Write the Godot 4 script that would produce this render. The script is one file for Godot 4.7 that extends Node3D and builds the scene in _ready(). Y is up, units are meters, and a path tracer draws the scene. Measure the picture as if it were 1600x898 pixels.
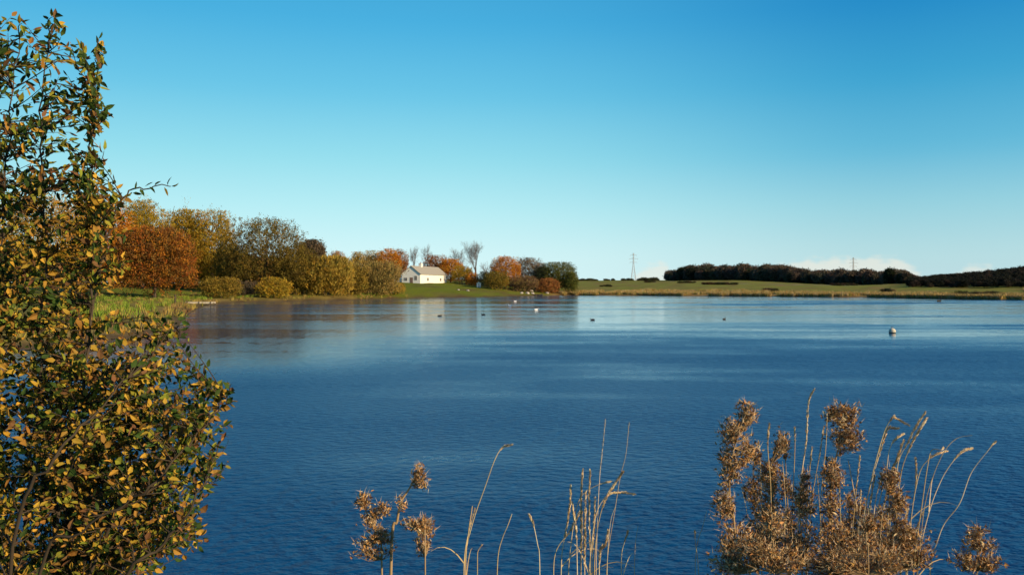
extends Node3D
# A lake in autumn seen from its bank: a tall shrub and dead weeds close by, wooded far bank with a white house.
const F := 1331.0        # focal length in photo pixels (1600 wide)
const HZ := 447.0        # photo row of the horizon
const EYE := 3.2         # metres above the water
var rng := RandomNumberGenerator.new()
var used := {}
var rough := FastNoiseLite.new()
var shore := PackedVector2Array()
var foliage_mat: StandardMaterial3D
var bark_mat: StandardMaterial3D
var dry_mat: StandardMaterial3D

func _ready():
	rng.seed = 41
	# ---- camera, sky, sun, exposure
	var cam := Camera3D.new()
	cam.name = "camera"
	cam.fov = rad_to_deg(2.0 * atan(449.0 / F))
	cam.near = 0.1
	cam.far = 20000.0
	cam.position = Vector3(0, EYE, 0)
	cam.rotation.x = -atan(2.0 / F)
	add_child(cam)
	cam.current = true
	var sun_from := Vector3(0.79, 0.37, 0.48).normalized()
	var e := Environment.new()
	e.background_mode = Environment.BG_SKY
	e.sky = Sky.new()
	e.sky.sky_material = make_sky(sun_from)
	e.tonemap_mode = Environment.TONE_MAPPER_LINEAR
	e.tonemap_exposure = 1.3
	e.sdfgi_enabled = true
	e.ssao_enabled = true
	e.ssil_enabled = true
	var we := WorldEnvironment.new()
	we.name = "environment"
	we.environment = e
	add_child(we)
	var sun := DirectionalLight3D.new()
	sun.name = "sun"
	sun.light_color = Color(1.0, 0.89, 0.72)
	sun.light_energy = 1.6
	sun.light_angular_distance = 0.5
	sun.shadow_enabled = true
	sun.look_at_from_position(sun_from * 100.0, Vector3.ZERO)
	add_child(sun)
	# ---- materials
	foliage_mat = tinted(0.75)
	foliage_mat.backlight = Color(0.5, 0.5, 0.4)
	foliage_mat.backlight_enabled = true
	foliage_mat.cull_mode = BaseMaterial3D.CULL_DISABLED
	bark_mat = tinted(0.9)
	dry_mat = tinted(0.8)
	dry_mat.backlight_enabled = true
	dry_mat.backlight = Color(0.3, 0.3, 0.25)
	dry_mat.cull_mode = BaseMaterial3D.CULL_DISABLED
	rough.seed = 7
	rough.frequency = 1.0
	rough.fractal_octaves = 3
	# ---- large structure
	make_shore()
	make_ground()
	make_water()
	make_bank_grass()
	make_far_woods()
	make_house()
	make_bank_trees()
	# ---- objects
	make_pylons()
	make_lake_things()
	# ---- near bank
	make_shrub()
	make_weeds()
	make_grasses()

# ------------------------------------------------------------------ helpers
func at(px: float, py: float, d: float) -> Vector3:
	return Vector3((px - 800.0) / F * d, EYE - (py - HZ) / F * d, -d)

func on_ground(px: float, d: float) -> Vector3:
	var x := (px - 800.0) / F * d
	return Vector3(x, land(x, -d), -d)

func rf(a: float, b: float) -> float:
	return rng.randf_range(a, b)

func rdir() -> Vector3:
	var z := rng.randf_range(-1, 1)
	var t := rng.randf() * TAU
	var r := sqrt(1.0 - z * z)
	return Vector3(r * cos(t), z, r * sin(t))

func lin(r: float, g: float, b: float) -> Color:
	return Color(r, g, b)

func vary(c: Color, k: float) -> Color:
	var m := 1.0 + rng.randf_range(-k, k)
	return Color(c.r * m * (1.0 + rng.randf_range(-k, k) * 0.3), c.g * m * (1.0 + rng.randf_range(-k, k) * 0.3), c.b * m)

func tinted(r: float) -> StandardMaterial3D:
	var m := StandardMaterial3D.new()
	m.vertex_color_use_as_albedo = true
	m.roughness = r
	m.metallic_specular = 0.3
	return m

func plain(c: Color, r: float, spec := 0.3) -> StandardMaterial3D:
	var m := StandardMaterial3D.new()
	m.albedo_color = c.linear_to_srgb()
	m.roughness = r
	m.metallic_specular = spec
	return m

func numbered(called: String) -> String:
	var k: int = used.get(called, 0)
	used[called] = k + 1
	return called if k == 0 else "%s_%03d" % [called, k]

func tag(o: Node, label: String, category: String, group := "", kind := ""):
	o.set_meta("label", label)
	o.set_meta("category", category)
	if group != "":
		o.set_meta("group", group)
	if kind != "":
		o.set_meta("kind", kind)

func thing(called: String, label: String, category: String, pos: Vector3, group := "") -> Node3D:
	var o := Node3D.new()
	o.name = numbered(called)
	add_child(o)
	o.position = pos
	tag(o, label, category, group)
	return o

func show_mesh(mesh: Mesh, called: String, mat: Material, parent: Node) -> MeshInstance3D:
	var o := MeshInstance3D.new()
	o.name = numbered(called) if parent == self else called
	o.mesh = mesh
	if mat:
		o.material_override = mat
	parent.add_child(o, true)
	return o

class Geo:
	var v := PackedVector3Array()
	var n := PackedVector3Array()
	var c := PackedColorArray()
	func tri(a: Vector3, b: Vector3, d: Vector3, col: Color):
		var m := (d - a).cross(b - a).normalized()
		v.push_back(a); v.push_back(b); v.push_back(d)
		n.push_back(m); n.push_back(m); n.push_back(m)
		c.push_back(col); c.push_back(col); c.push_back(col)
	func quad(a: Vector3, b: Vector3, d: Vector3, e: Vector3, col: Color):
		tri(a, b, d, col)
		tri(a, d, e, col)
	func box(lo: Vector3, hi: Vector3, col: Color):
		var p := []
		for i in 8:
			p.append(Vector3(hi.x if i & 1 else lo.x, hi.y if i & 2 else lo.y, hi.z if i & 4 else lo.z))
		for f in [[0, 2, 3, 1], [4, 5, 7, 6], [0, 4, 6, 2], [1, 3, 7, 5], [2, 6, 7, 3], [0, 1, 5, 4]]:
			quad(p[f[0]], p[f[1]], p[f[2]], p[f[3]], col)
	func tube(pts: Array, rad: Array, sides: int, col: Color, col2 = null):
		var rings := []
		var side := Vector3.RIGHT
		for i in pts.size():
			var t: Vector3 = pts[mini(i + 1, pts.size() - 1)] - pts[maxi(i - 1, 0)]
			t = t.normalized()
			side = side - t * side.dot(t)
			if side.length() < 0.05:
				side = t.cross(Vector3(0.3, 0.2, 0.9))
			side = side.normalized()
			var up := t.cross(side)
			var ring := []
			for k in sides:
				var a := TAU * k / sides
				ring.append(side * cos(a) + up * sin(a))
			rings.append(ring)
		for i in pts.size() - 1:
			var cc: Color = col if col2 == null else col.lerp(col2, float(i) / (pts.size() - 1))
			for k in sides:
				var k2 := (k + 1) % sides
				var q := [[i, k], [i, k2], [i + 1, k2], [i, k], [i + 1, k2], [i + 1, k]]
				for w in [0, 2, 1, 3, 5, 4]:
					var g: Vector3 = rings[q[w][0]][q[w][1]]
					v.push_back(pts[q[w][0]] + g * rad[q[w][0]])
					n.push_back(g)
					c.push_back(cc)
	func lathe(prof: Array, sides: int, col: Color, o := Vector3.ZERO):
		for i in prof.size() - 1:
			for k in sides:
				var a := TAU * k / sides
				var b := TAU * (k + 1) / sides
				var p0 := o + Vector3(prof[i].x * cos(a), prof[i].y, prof[i].x * sin(a))
				var p1 := o + Vector3(prof[i].x * cos(b), prof[i].y, prof[i].x * sin(b))
				var p2 := o + Vector3(prof[i + 1].x * cos(b), prof[i + 1].y, prof[i + 1].x * sin(b))
				var p3 := o + Vector3(prof[i + 1].x * cos(a), prof[i + 1].y, prof[i + 1].x * sin(a))
				quad(p0, p1, p2, p3, col)
	func leaf(p: Vector3, dir: Vector3, nor: Vector3, l: float, w: float, fold: float, droop: float, col: Color):
		# an ovate blade folded along its midrib
		var side := dir.cross(nor).normalized()
		nor = side.cross(dir).normalized()
		var s0 := p + dir * l * 0.08
		var s1 := p + dir * l * 0.38 - nor * (fold * w)
		var s2 := p + dir * l * 0.72 - nor * (fold * w + droop * l * 0.4)
		var tip := p + dir * l - nor * droop * l
		var l1 := p + dir * l * 0.36 + side * w * 0.5
		var r1 := p + dir * l * 0.36 - side * w * 0.5
		var l2 := p + dir * l * 0.70 + side * w * 0.36 - nor * droop * l * 0.35
		var r2 := p + dir * l * 0.70 - side * w * 0.36 - nor * droop * l * 0.35
		tri(s0, s1, l1, col); tri(s0, r1, s1, col)
		tri(l1, s1, s2, col); tri(l1, s2, l2, col)
		tri(s1, r1, r2, col); tri(s1, r2, s2, col)
		tri(l2, s2, tip, col); tri(s2, r2, tip, col)
	func mesh() -> ArrayMesh:
		var a := []
		a.resize(Mesh.ARRAY_MAX)
		a[Mesh.ARRAY_VERTEX] = v
		a[Mesh.ARRAY_NORMAL] = n
		a[Mesh.ARRAY_COLOR] = c
		var m := ArrayMesh.new()
		m.add_surface_from_arrays(Mesh.PRIMITIVE_TRIANGLES, a)
		return m

func smooth_path(pts: Array, steps: int) -> Array:
	# Catmull-Rom through the given points
	var out := []
	for i in pts.size() - 1:
		var p0: Vector3 = pts[maxi(i - 1, 0)]
		var p1: Vector3 = pts[i]
		var p2: Vector3 = pts[i + 1]
		var p3: Vector3 = pts[mini(i + 2, pts.size() - 1)]
		for k in steps:
			out.append(p1.cubic_interpolate(p2, p0, p3, float(k) / steps))
	out.append(pts[-1])
	return out

func taper(count: int, a: float, b: float) -> Array:
	var r := []
	for i in count:
		r.append(lerpf(a, b, float(i) / maxi(count - 1, 1)))
	return r

# ------------------------------------------------------------------ sky
func make_sky(sun_from: Vector3) -> PanoramaSkyMaterial:
	var w := 512
	var h := 256
	var img := Image.create(w, h, false, Image.FORMAT_RGBF)
	# colour by elevation on the clear side and on the deep side, ninety degrees from the sun
	var el := [0.0, 2.0, 5.0, 8.4, 12.6, 17.0, 28.0, 50.0, 90.0]
	var clear := [[0.70, 0.93, 0.95], [0.66, 0.93, 0.95], [0.49, 0.86, 0.92], [0.31, 0.74, 0.86], [0.15, 0.57, 0.81], [0.07, 0.44, 0.75], [0.018, 0.23, 0.53], [0.008, 0.12, 0.38], [0.006, 0.085, 0.29]]
	var deep := [[0.52, 0.72, 0.76], [0.47, 0.72, 0.76], [0.31, 0.64, 0.74], [0.13, 0.49, 0.70], [0.05, 0.37, 0.64], [0.02, 0.265, 0.58], [0.009, 0.15, 0.44], [0.006, 0.085, 0.30], [0.006, 0.07, 0.25]]
	var flat_sun := Vector3(sun_from.x, 0, sun_from.z).normalized()
	for y in h:
		var up := (0.5 - (y + 0.5) / h) * PI
		var deg := rad_to_deg(maxf(up, 0.0))
		var k := 0
		while k < el.size() - 2 and deg > el[k + 1]:
			k += 1
		var t: float = (deg - el[k]) / (el[k + 1] - el[k])
		var ca := Color(clear[k][0], clear[k][1], clear[k][2]).lerp(Color(clear[k + 1][0], clear[k + 1][1], clear[k + 1][2]), t)
		var cb := Color(deep[k][0], deep[k][1], deep[k][2]).lerp(Color(deep[k + 1][0], deep[k + 1][1], deep[k + 1][2]), t)
		for x in w:
			var az := (x + 0.5) / w * TAU
			# brightest about the point opposite the sun and about the sun itself, deepest between them
			var d := Vector3(sin(az), 0, -cos(az))
			var c2 := d.dot(Vector3(-0.35, 0, -0.94).normalized())
			var s := smoothstep(0.70, 1.0, absf(c2))
			var c := cb.lerp(ca, s)
			img.set_pixel(x, y, Color(c.r / 1.3, c.g / 1.3, c.b / 1.3))
	img.resize(4096, 2048, Image.INTERPOLATE_BILINEAR)
	# a low bank of pale cloud over the woods on the horizon
	var nz := FastNoiseLite.new()
	nz.seed = 3
	nz.frequency = 0.25
	nz.fractal_octaves = 4
	for b in [[1130.0, 1452.0, 402.0, 440.0, 0.66], [1480.0, 1560.0, 414.0, 440.0, 0.5], [985.0, 1050.0, 408.0, 440.0, 0.55], [1600.0, 2100.0, 405.0, 440.0, 0.6]]:
		var a0 := atan((b[0] - 800.0) / F)
		var a1 := atan((b[1] - 800.0) / F)
		var x0 := int(a0 / TAU * 4096)
		var x1 := int(a1 / TAU * 4096)
		for x in range(x0 - 12, x1 + 12):
			var f := float(x - x0) / (x1 - x0)
			var edge := clampf(minf(f * 2.2, (1.0 - f) * 7.0), 0.0, 1.0)
			edge = sqrt(maxf(edge, 0.0))
			for y in range(950, 1028):
				var deg := (0.5 - (y + 0.5) / 2048.0) * 180.0
				var top: float = rad_to_deg(atan((HZ - b[2]) / F)) * edge + nz.get_noise_2d(x * 0.5, 5.0) * 0.16
				var c: float = smoothstep(0.0, 1.0, (top - deg) / 0.5 + nz.get_noise_2d(x * 0.25, y * 1.1) * 0.7) * b[4] * clampf(edge * 2.0, 0.0, 1.0)
				if c > 0.0:
					img.set_pixel(x, y, img.get_pixel(x, y).lerp(Color(0.66, 0.64, 0.56), c))
	var m := PanoramaSkyMaterial.new()
	m.panorama = ImageTexture.create_from_image(img)
	return m

# ------------------------------------------------------------------ land and lake
func make_shore():
	# the water's edge in plan, from the near bank round the left bank, the far bank and back on the right
	for p in [[-60, -14], [-34, -7.5], [-14, -6.2], [-4, -6.4], [6, -6.6], [16, -7.2], [40, -10], [75, -20], [110, -50], [140, -100], [142, -150], [118, -196]]:
		shore.push_back(Vector2(p[0], p[1]))
	for p in [[1545, 206], [1500, 213], [1400, 237], [1330, 248], [1250, 258], [1170, 268], [1100, 275], [1000, 287], [905, 296], [870, 293], [840, 288], [800, 268], [760, 250], [700, 237], [660, 230], [620, 224], [580, 208], [545, 198], [510, 193], [480, 189], [440, 182], [400, 177], [365, 168], [335, 158], [318, 137], [300, 108], [285, 84], [270, 64], [190, 52], [70, 44], [-200, 40], [-700, 36]]:
		shore.push_back(Vector2((p[0] - 800.0) / F * p[1], -p[1]))

func inland(x: float, z: float) -> float:
	# signed distance to the water's edge, positive on land
	var p := Vector2(x, z)
	var best := 1e12
	var k := shore.size()
	for i in k:
		var q := Geometry2D.get_closest_point_to_segment(p, shore[i], shore[(i + 1) % k])
		var d := p.distance_squared_to(q)
		if d < best:
			best = d
	var s := sqrt(best)
	return -s if Geometry2D.is_point_in_polygon(p, shore) else s

func ramp(a: float, b: float, x: float) -> float:
	return smoothstep(a, b, x)

func land(x: float, z: float, known = null) -> float:
	var s: float = inland(x, z) if known == null else known
	if s <= 0.0:
		return maxf(s * 0.12, -1.6)
	var px := 4000.0 if x > 0 else -3000.0
	if z < -1.0:
		px = clampf(800.0 + x / -z * F, -3000.0, 4000.0)
	var near := 1.0 - ramp(9.0, 24.0, sqrt(x * x * 0.4 + z * z)) if z < 0 else 1.0
	var left := 1.0 - ramp(380.0, 620.0, px)
	var right := ramp(780.0, 900.0, px)
	var slope := lerpf(lerpf(0.17, 0.06, left), lerpf(0.022, 0.0065, ramp(1080.0, 1400.0, px)), right)
	var cap := lerpf(lerpf(6.5, 4.6, left), 13.0, right)
	slope = lerpf(slope, 0.2, near)
	cap = lerpf(cap, 2.6, near)
	var y := 0.32 * (1.0 - exp(-s / 1.2)) + cap * (1.0 - exp(-s * slope / cap))
	y += 16.0 * exp(-(pow(x - 360.0, 2) + pow(z + 425.0, 2)) / (2.0 * 80.0 * 80.0)) * right
	y += rough.get_noise_2d(x * 0.09, z * 0.09) * 0.35 * ramp(2.0, 14.0, s) * (1.0 - near * 0.7)
	y += rough.get_noise_2d(x * 1.7, z * 1.7) * 0.05 * ramp(0.0, 2.0, s)
	y += rough.get_noise_2d(x * 0.004 + 9.0, z * 0.004) * 2.0 * ramp(150.0, 500.0, s) * right * (1.0 - ramp(1150.0, 1350.0, px))
	return y

func make_ground():
	var az := []
	var a := -56.0
	while a <= 56.0:
		az.append(a)
		a += 0.42
	while a < 304.0:
		az.append(a)
		a += 4.0
	var rings := []
	var r := 0.8
	while r < 9000.0:
		rings.append(r)
		r *= 1.028 if r < 420.0 else 1.06
	var st := SurfaceTool.new()
	st.begin(Mesh.PRIMITIVE_TRIANGLES)
	st.set_smooth_group(0)
	var na := az.size()
	var earth := lin(0.15, 0.105, 0.055)
	var tan_grass := lin(0.38, 0.26, 0.09)
	var field := lin(0.28, 0.29, 0.05)
	var lawn := lin(0.19, 0.23, 0.022)
	var bank := lin(0.21, 0.25, 0.03)
	var brown := lin(0.2, 0.14, 0.06)
	for rr in rings:
		for aa in az:
			var x: float = rr * sin(deg_to_rad(aa))
			var z: float = -rr * cos(deg_to_rad(aa))
			var s := inland(x, z)
			var px := 800.0 + x / -z * F if z < -1.0 else (3000.0 if x > 0 else -2000.0)
			var n1 := rough.get_noise_2d(x * 0.05, z * 0.05)
			var n2 := rough.get_noise_2d(x * 0.35 + 40.0, z * 0.35)
			var c := bank.lerp(lawn, ramp(590.0, 640.0, px))
			c = c.lerp(field, ramp(780.0, 860.0, px))
			c = c.lerp(brown, clampf(n1 * 1.4 + n2 * 0.8, 0.0, 0.75))
			if px > 860.0:
				c = c.lerp(tan_grass, clampf((1.0 - ramp(14.0, 40.0, s + n1 * 26.0)) + 0.5 * ramp(0.1, 0.5, n1 + n2 * 0.5), 0.0, 1.0))
				c = c.lerp(lin(0.33, 0.3, 0.2), 0.8 * ramp(0.86, 1.0, 1.0 - absf(s - 255.0 - n1 * 20.0) / 60.0) * ramp(1040, 1080, px))
			elif px < 560.0:
				c = c.lerp(tan_grass, clampf((1.0 - ramp(3.0, 12.0, s + n1 * 12.0)) * 0.8, 0.0, 1.0))
			else:
				c = c.lerp(brown, 0.8 * ramp(46.0, 54.0, s + n1 * 14.0))
			c = c.lerp(earth, 1.0 - ramp(0.4, 1.8, s + n2))
			c = vary(c, 0.10)
			st.set_color(c)
			st.add_vertex(Vector3(x, land(x, z, s), z))
	for i in rings.size() - 1:
		for k in na:
			var k2 := (k + 1) % na
			var p := i * na + k
			var q := i * na + k2
			for w in [p, p + na, q + na, p, q + na, q]:
				st.add_index(w)
	st.set_color(bank)
	st.add_vertex(Vector3(0, land(0, 0), 0))
	for k in na:
		for w in [k, (k + 1) % na, rings.size() * na]:
			st.add_index(w)
	st.generate_normals()
	var m := tinted(0.95)
	m.metallic_specular = 0.15
	var nz := FastNoiseLite.new()
	nz.seed = 12
	nz.frequency = 0.03
	nz.fractal_octaves = 5
	var im := nz.get_seamless_image(512, 512)
	var im2 := Image.create(512, 512, true, Image.FORMAT_RGB8)
	for y in 512:
		for x in 512:
			var g := 0.62 + 0.38 * im.get_pixel(x, y).r
			im2.set_pixel(x, y, Color(g, g, g * 0.97))
	m.albedo_texture = ImageTexture.create_from_image(im2)
	m.uv1_triplanar = true
	m.uv1_world_triplanar = true
	m.uv1_scale = Vector3(0.21, 0.21, 0.21)
	var o := show_mesh(st.commit(), "ground", m, self)
	o.set_meta("kind", "structure")
	o.set_meta("label", "grassy lake banks, lawn and fields rising to the horizon")

func ripples(sd: int, freq: float, bump: float) -> ImageTexture:
	var nz := FastNoiseLite.new()
	nz.seed = sd
	nz.noise_type = FastNoiseLite.TYPE_SIMPLEX_SMOOTH
	nz.frequency = freq
	nz.fractal_octaves = 4
	nz.fractal_gain = 0.55
	var im := nz.get_seamless_image(1024, 1024)
	im.convert(Image.FORMAT_RGBA8)
	im.bump_map_to_normal_map(bump)
	return ImageTexture.create_from_image(im)

func make_water():
	var mats := []
	var nt := ripples(5, 0.022, 14.0)
	for i in 13:
		# from sheltered to wind-ruffled
		var k := i / 12.0
		var m := StandardMaterial3D.new()
		m.albedo_color = Color(0.0, 0.245, 0.42)
		m.roughness = lerpf(0.05, 0.48, pow(k, 0.85))
		m.metallic_specular = 0.38
		m.normal_enabled = true
		m.normal_texture = nt
		m.normal_scale = lerpf(0.04, 0.75, pow(k, 1.3))
		mats.append(m)
	var az := []
	var a := -62.0
	while a < 62.2:
		az.append(a)
		a += 0.35
	var rings := [2.0]
	while rings[-1] < 330.0:
		rings.append(rings[-1] * 1.012)
	var sts := []
	for m in mats:
		var st := SurfaceTool.new()
		st.begin(Mesh.PRIMITIVE_TRIANGLES)
		sts.append(st)
	var nz := FastNoiseLite.new()
	nz.seed = 21
	nz.frequency = 1.0
	nz.fractal_octaves = 3
	for i in rings.size() - 1:
		var d: float = (rings[i] + rings[i + 1]) * 0.5
		for k in az.size() - 1:
			var aa := deg_to_rad((az[k] + az[k + 1]) * 0.5)
			var x := d * sin(aa)
			var z := -d * cos(aa)
			var px := 800.0 + tan(aa) * F
			# how wind-ruffled the surface is here: sheltered under the left bank, cat's-paws in streaks across the open water
			var open := ramp(430.0, 800.0, px + (40.0 - d) * 4.0)
			var band := nz.get_noise_2d(x * 0.006, -z * 0.045) + 0.5 * nz.get_noise_2d(x * 0.02 + 50.0, -z * 0.14)
			var wind := 1.0 - ramp(44.0, 66.0, d + band * 22.0 - x * 0.10)
			wind = maxf(wind, 0.9 * ramp(0.12, 0.42, band) * ramp(860.0, 1200.0, px) * ramp(60.0, 90.0, d))
			var lev := (0.35 + wind * lerpf(2.2, 1.7, ramp(12.0, 34.0, d + band * 8.0))) * open + (1.0 - open) * (0.2 + 2.2 * (1.0 - ramp(24.0, 42.0, d + band * 8.0)))
			lev = clampf(lev + band * 0.6 + 1.3 * minf(nz.get_noise_2d(x * 0.05 + 9.0, -z * 0.16), 0.0) * open, 0.0, 3.0)
			var st: SurfaceTool = sts[clampi(int(round(lev * 4.0 + rng.randf_range(-0.3, 0.3))), 0, 12)]
			var q := []
			for w in [[i, k], [i + 1, k], [i + 1, k + 1], [i, k + 1]]:
				var ang := deg_to_rad(az[w[1]])
				q.append(Vector3(rings[w[0]] * sin(ang), 0, -rings[w[0]] * cos(ang)))
			for w in [0, 1, 2, 0, 2, 3]:
				st.set_uv(Vector2(q[w].x / 9.0, q[w].z / 5.5))
				st.set_normal(Vector3.UP)
				st.add_vertex(q[w])
	var mesh := ArrayMesh.new()
	for i in 13:
		sts[i].generate_tangents()
		sts[i].commit(mesh)
		mesh.surface_set_material(mesh.get_surface_count() - 1, mats[i])
	var o := show_mesh(mesh, "water", null, self)
	o.set_meta("kind", "structure")
	o.set_meta("label", "blue lake water, calm under the left bank and rippled nearby")

func scatter(called: String, label: String, mesh: Mesh, mat: Material, places: Array, tints: Array):
	var mm := MultiMesh.new()
	mm.transform_format = MultiMesh.TRANSFORM_3D
	mm.use_colors = true
	mm.mesh = mesh
	mm.instance_count = places.size()
	for i in places.size():
		mm.set_instance_transform(i, places[i])
		mm.set_instance_color(i, tints[i])
	var o := MultiMeshInstance3D.new()
	o.name = numbered(called)
	o.multimesh = mm
	o.material_override = mat
	add_child(o)
	o.set_meta("kind", "stuff")
	o.set_meta("label", label)
	return o

func tuft_mesh(blades: int, spread: float, lean: float, wide: float) -> ArrayMesh:
	var g := Geo.new()
	for i in blades:
		var t := rng.randf() * TAU
		var o := Vector3(cos(t), 0, sin(t))
		var p := o * spread * rng.randf()
		var l := rf(0.6, 1.0)
		var out := o * lean * rf(0.3, 1.0)
		var s := Vector3(-sin(t), 0, cos(t)).rotated(Vector3.UP, rf(-1, 1)) * wide
		var m := p + Vector3(0, l * 0.6, 0) + out * 0.35
		var tip := p + Vector3(0, l, 0) + out
		var c := vary(Color(0.85, 0.85, 0.85), 0.18)
		g.quad(p - s, m - s * 0.8, m + s * 0.8, p + s, c)
		g.tri(m - s * 0.8, tip, m + s * 0.8, c)
	return g.mesh()

func make_bank_grass():
	var tuft := tuft_mesh(9, 0.35, 0.35, 0.035)
	var pl := []
	var ti := []
	# pale reeds and rank grass along the far bank
	var tries := 0
	while pl.size() < 9000 and tries < 60000:
		tries += 1
		var px := rf(880, 1640)
		var edge := 296.0
		for i in range(11, 22):
			var q0 := shore[i]
			var q1 := shore[i + 1]
			var p0 := 800.0 + q0.x / -q0.y * F
			var p1 := 800.0 + q1.x / -q1.y * F
			if px <= p0 and px > p1:
				edge = lerpf(-q0.y, -q1.y, (p0 - px) / (p0 - p1))
		var s := pow(rng.randf(), 2.0) * 46.0 + 0.2
		var p := on_ground(px, edge + s)
		if rough.get_noise_2d(p.x * 0.06 + 70.0, p.z * 0.06) < -0.12 + s * 0.006:
			continue
		var hgt := rf(0.7, 1.5)
		pl.append(Transform3D(Basis(Vector3.UP, rf(0, TAU)).scaled(Vector3(1.5, hgt, 1.5)), p))
		ti.append(vary([lin(0.48, 0.33, 0.12), lin(0.42, 0.27, 0.08), lin(0.28, 0.26, 0.06), lin(0.55, 0.42, 0.2)][rng.randi() % 4], 0.15))
	scatter("reeds", "tan reeds and rank grass fringing the far shore below the fields", tuft, dry_mat, pl, ti)
	# rank grass on the left bank
	pl = []
	ti = []
	for i in 9000:
		var px := rf(-150, 640)
		var d := 30.0 + 200.0 * pow(rng.randf(), 0.7)
		var p := on_ground(px, d)
		var s := inland(p.x, p.z)
		if s < 0.15 or s > (26.0 if px < 560 else 6.0):
			continue
		if rough.get_noise_2d(p.x * 0.12, p.z * 0.12 + 30.0) < -0.1 + 0.014 * s:
			continue
		var hgt := rf(0.35, 1.0) * (1.0 if s < 8.0 else 0.7)
		pl.append(Transform3D(Basis(Vector3.UP, rf(0, TAU)).scaled(Vector3(1.1, hgt, 1.1)), p))
		var green := rough.get_noise_2d(p.x * 0.08, p.z * 0.08) > -0.2 and s > 3.0
		ti.append(vary(lin(0.2, 0.28, 0.03) if green else [lin(0.36, 0.26, 0.07), lin(0.32, 0.27, 0.05), lin(0.26, 0.17, 0.06)][rng.randi() % 3], 0.2))
	scatter("grass", "yellow and green rank grass along the left bank's edge", tuft, dry_mat, pl, ti)
	# the short sward of the near bank
	pl = []
	ti = []
	var small := tuft_mesh(12, 0.09, 0.5, 0.004)
	for i in 5200:
		var p := Vector3(rf(-7, 7), 0, rf(-6.6, 2.5))
		var s := inland(p.x, p.z)
		if s < 0.15:
			continue
		p.y = land(p.x, p.z, s)
		pl.append(Transform3D(Basis(Vector3.UP, rf(0, TAU)).scaled(Vector3(1.2, rf(0.15, 0.42), 1.2)), p))
		ti.append(vary([lin(0.1, 0.13, 0.03), lin(0.25, 0.18, 0.07), lin(0.16, 0.15, 0.04)][rng.randi() % 3], 0.2))
	scatter("grass", "short grass of the near bank under the shrub and weeds", small, dry_mat, pl, ti)

# ------------------------------------------------------------------ trees
const PAL := {
	"orange": [[0.46, 0.17, 0.015], [0.38, 0.12, 0.012], [0.50, 0.24, 0.025], [0.28, 0.085, 0.01]],
	"red": [[0.27, 0.075, 0.012], [0.17, 0.055, 0.012], [0.36, 0.14, 0.015], [0.11, 0.05, 0.015], [0.21, 0.08, 0.012], [0.16, 0.09, 0.02]],
	"gold": [[0.33, 0.215, 0.018], [0.28, 0.19, 0.02], [0.22, 0.165, 0.022], [0.38, 0.2, 0.015]],
	"umber": [[0.15, 0.105, 0.016], [0.115, 0.092, 0.016], [0.18, 0.115, 0.018], [0.09, 0.065, 0.013]],
	"olive": [[0.19, 0.13, 0.018], [0.14, 0.115, 0.02], [0.23, 0.15, 0.02], [0.11, 0.08, 0.015]],
	"willow": [[0.37, 0.25, 0.04], [0.30, 0.2, 0.03], [0.24, 0.185, 0.035], [0.4, 0.24, 0.03]],
	"tan": [[0.28, 0.2, 0.06], [0.22, 0.17, 0.05], [0.3, 0.2, 0.05], [0.18, 0.13, 0.04]],
	"russet": [[0.30, 0.12, 0.035], [0.22, 0.085, 0.03], [0.36, 0.17, 0.04], [0.19, 0.09, 0.03]],
	"plum": [[0.15, 0.09, 0.05], [0.2, 0.125, 0.05], [0.12, 0.08, 0.045], [0.21, 0.15, 0.05]],
	"green": [[0.085, 0.10, 0.018], [0.11, 0.115, 0.02], [0.065, 0.075, 0.015], [0.14, 0.125, 0.025]],
	"dark": [[0.022, 0.03, 0.013], [0.03, 0.04, 0.016], [0.018, 0.024, 0.012]],
	"grey": [[0.12, 0.085, 0.05], [0.09, 0.07, 0.045], [0.07, 0.065, 0.035]],
}

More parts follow.
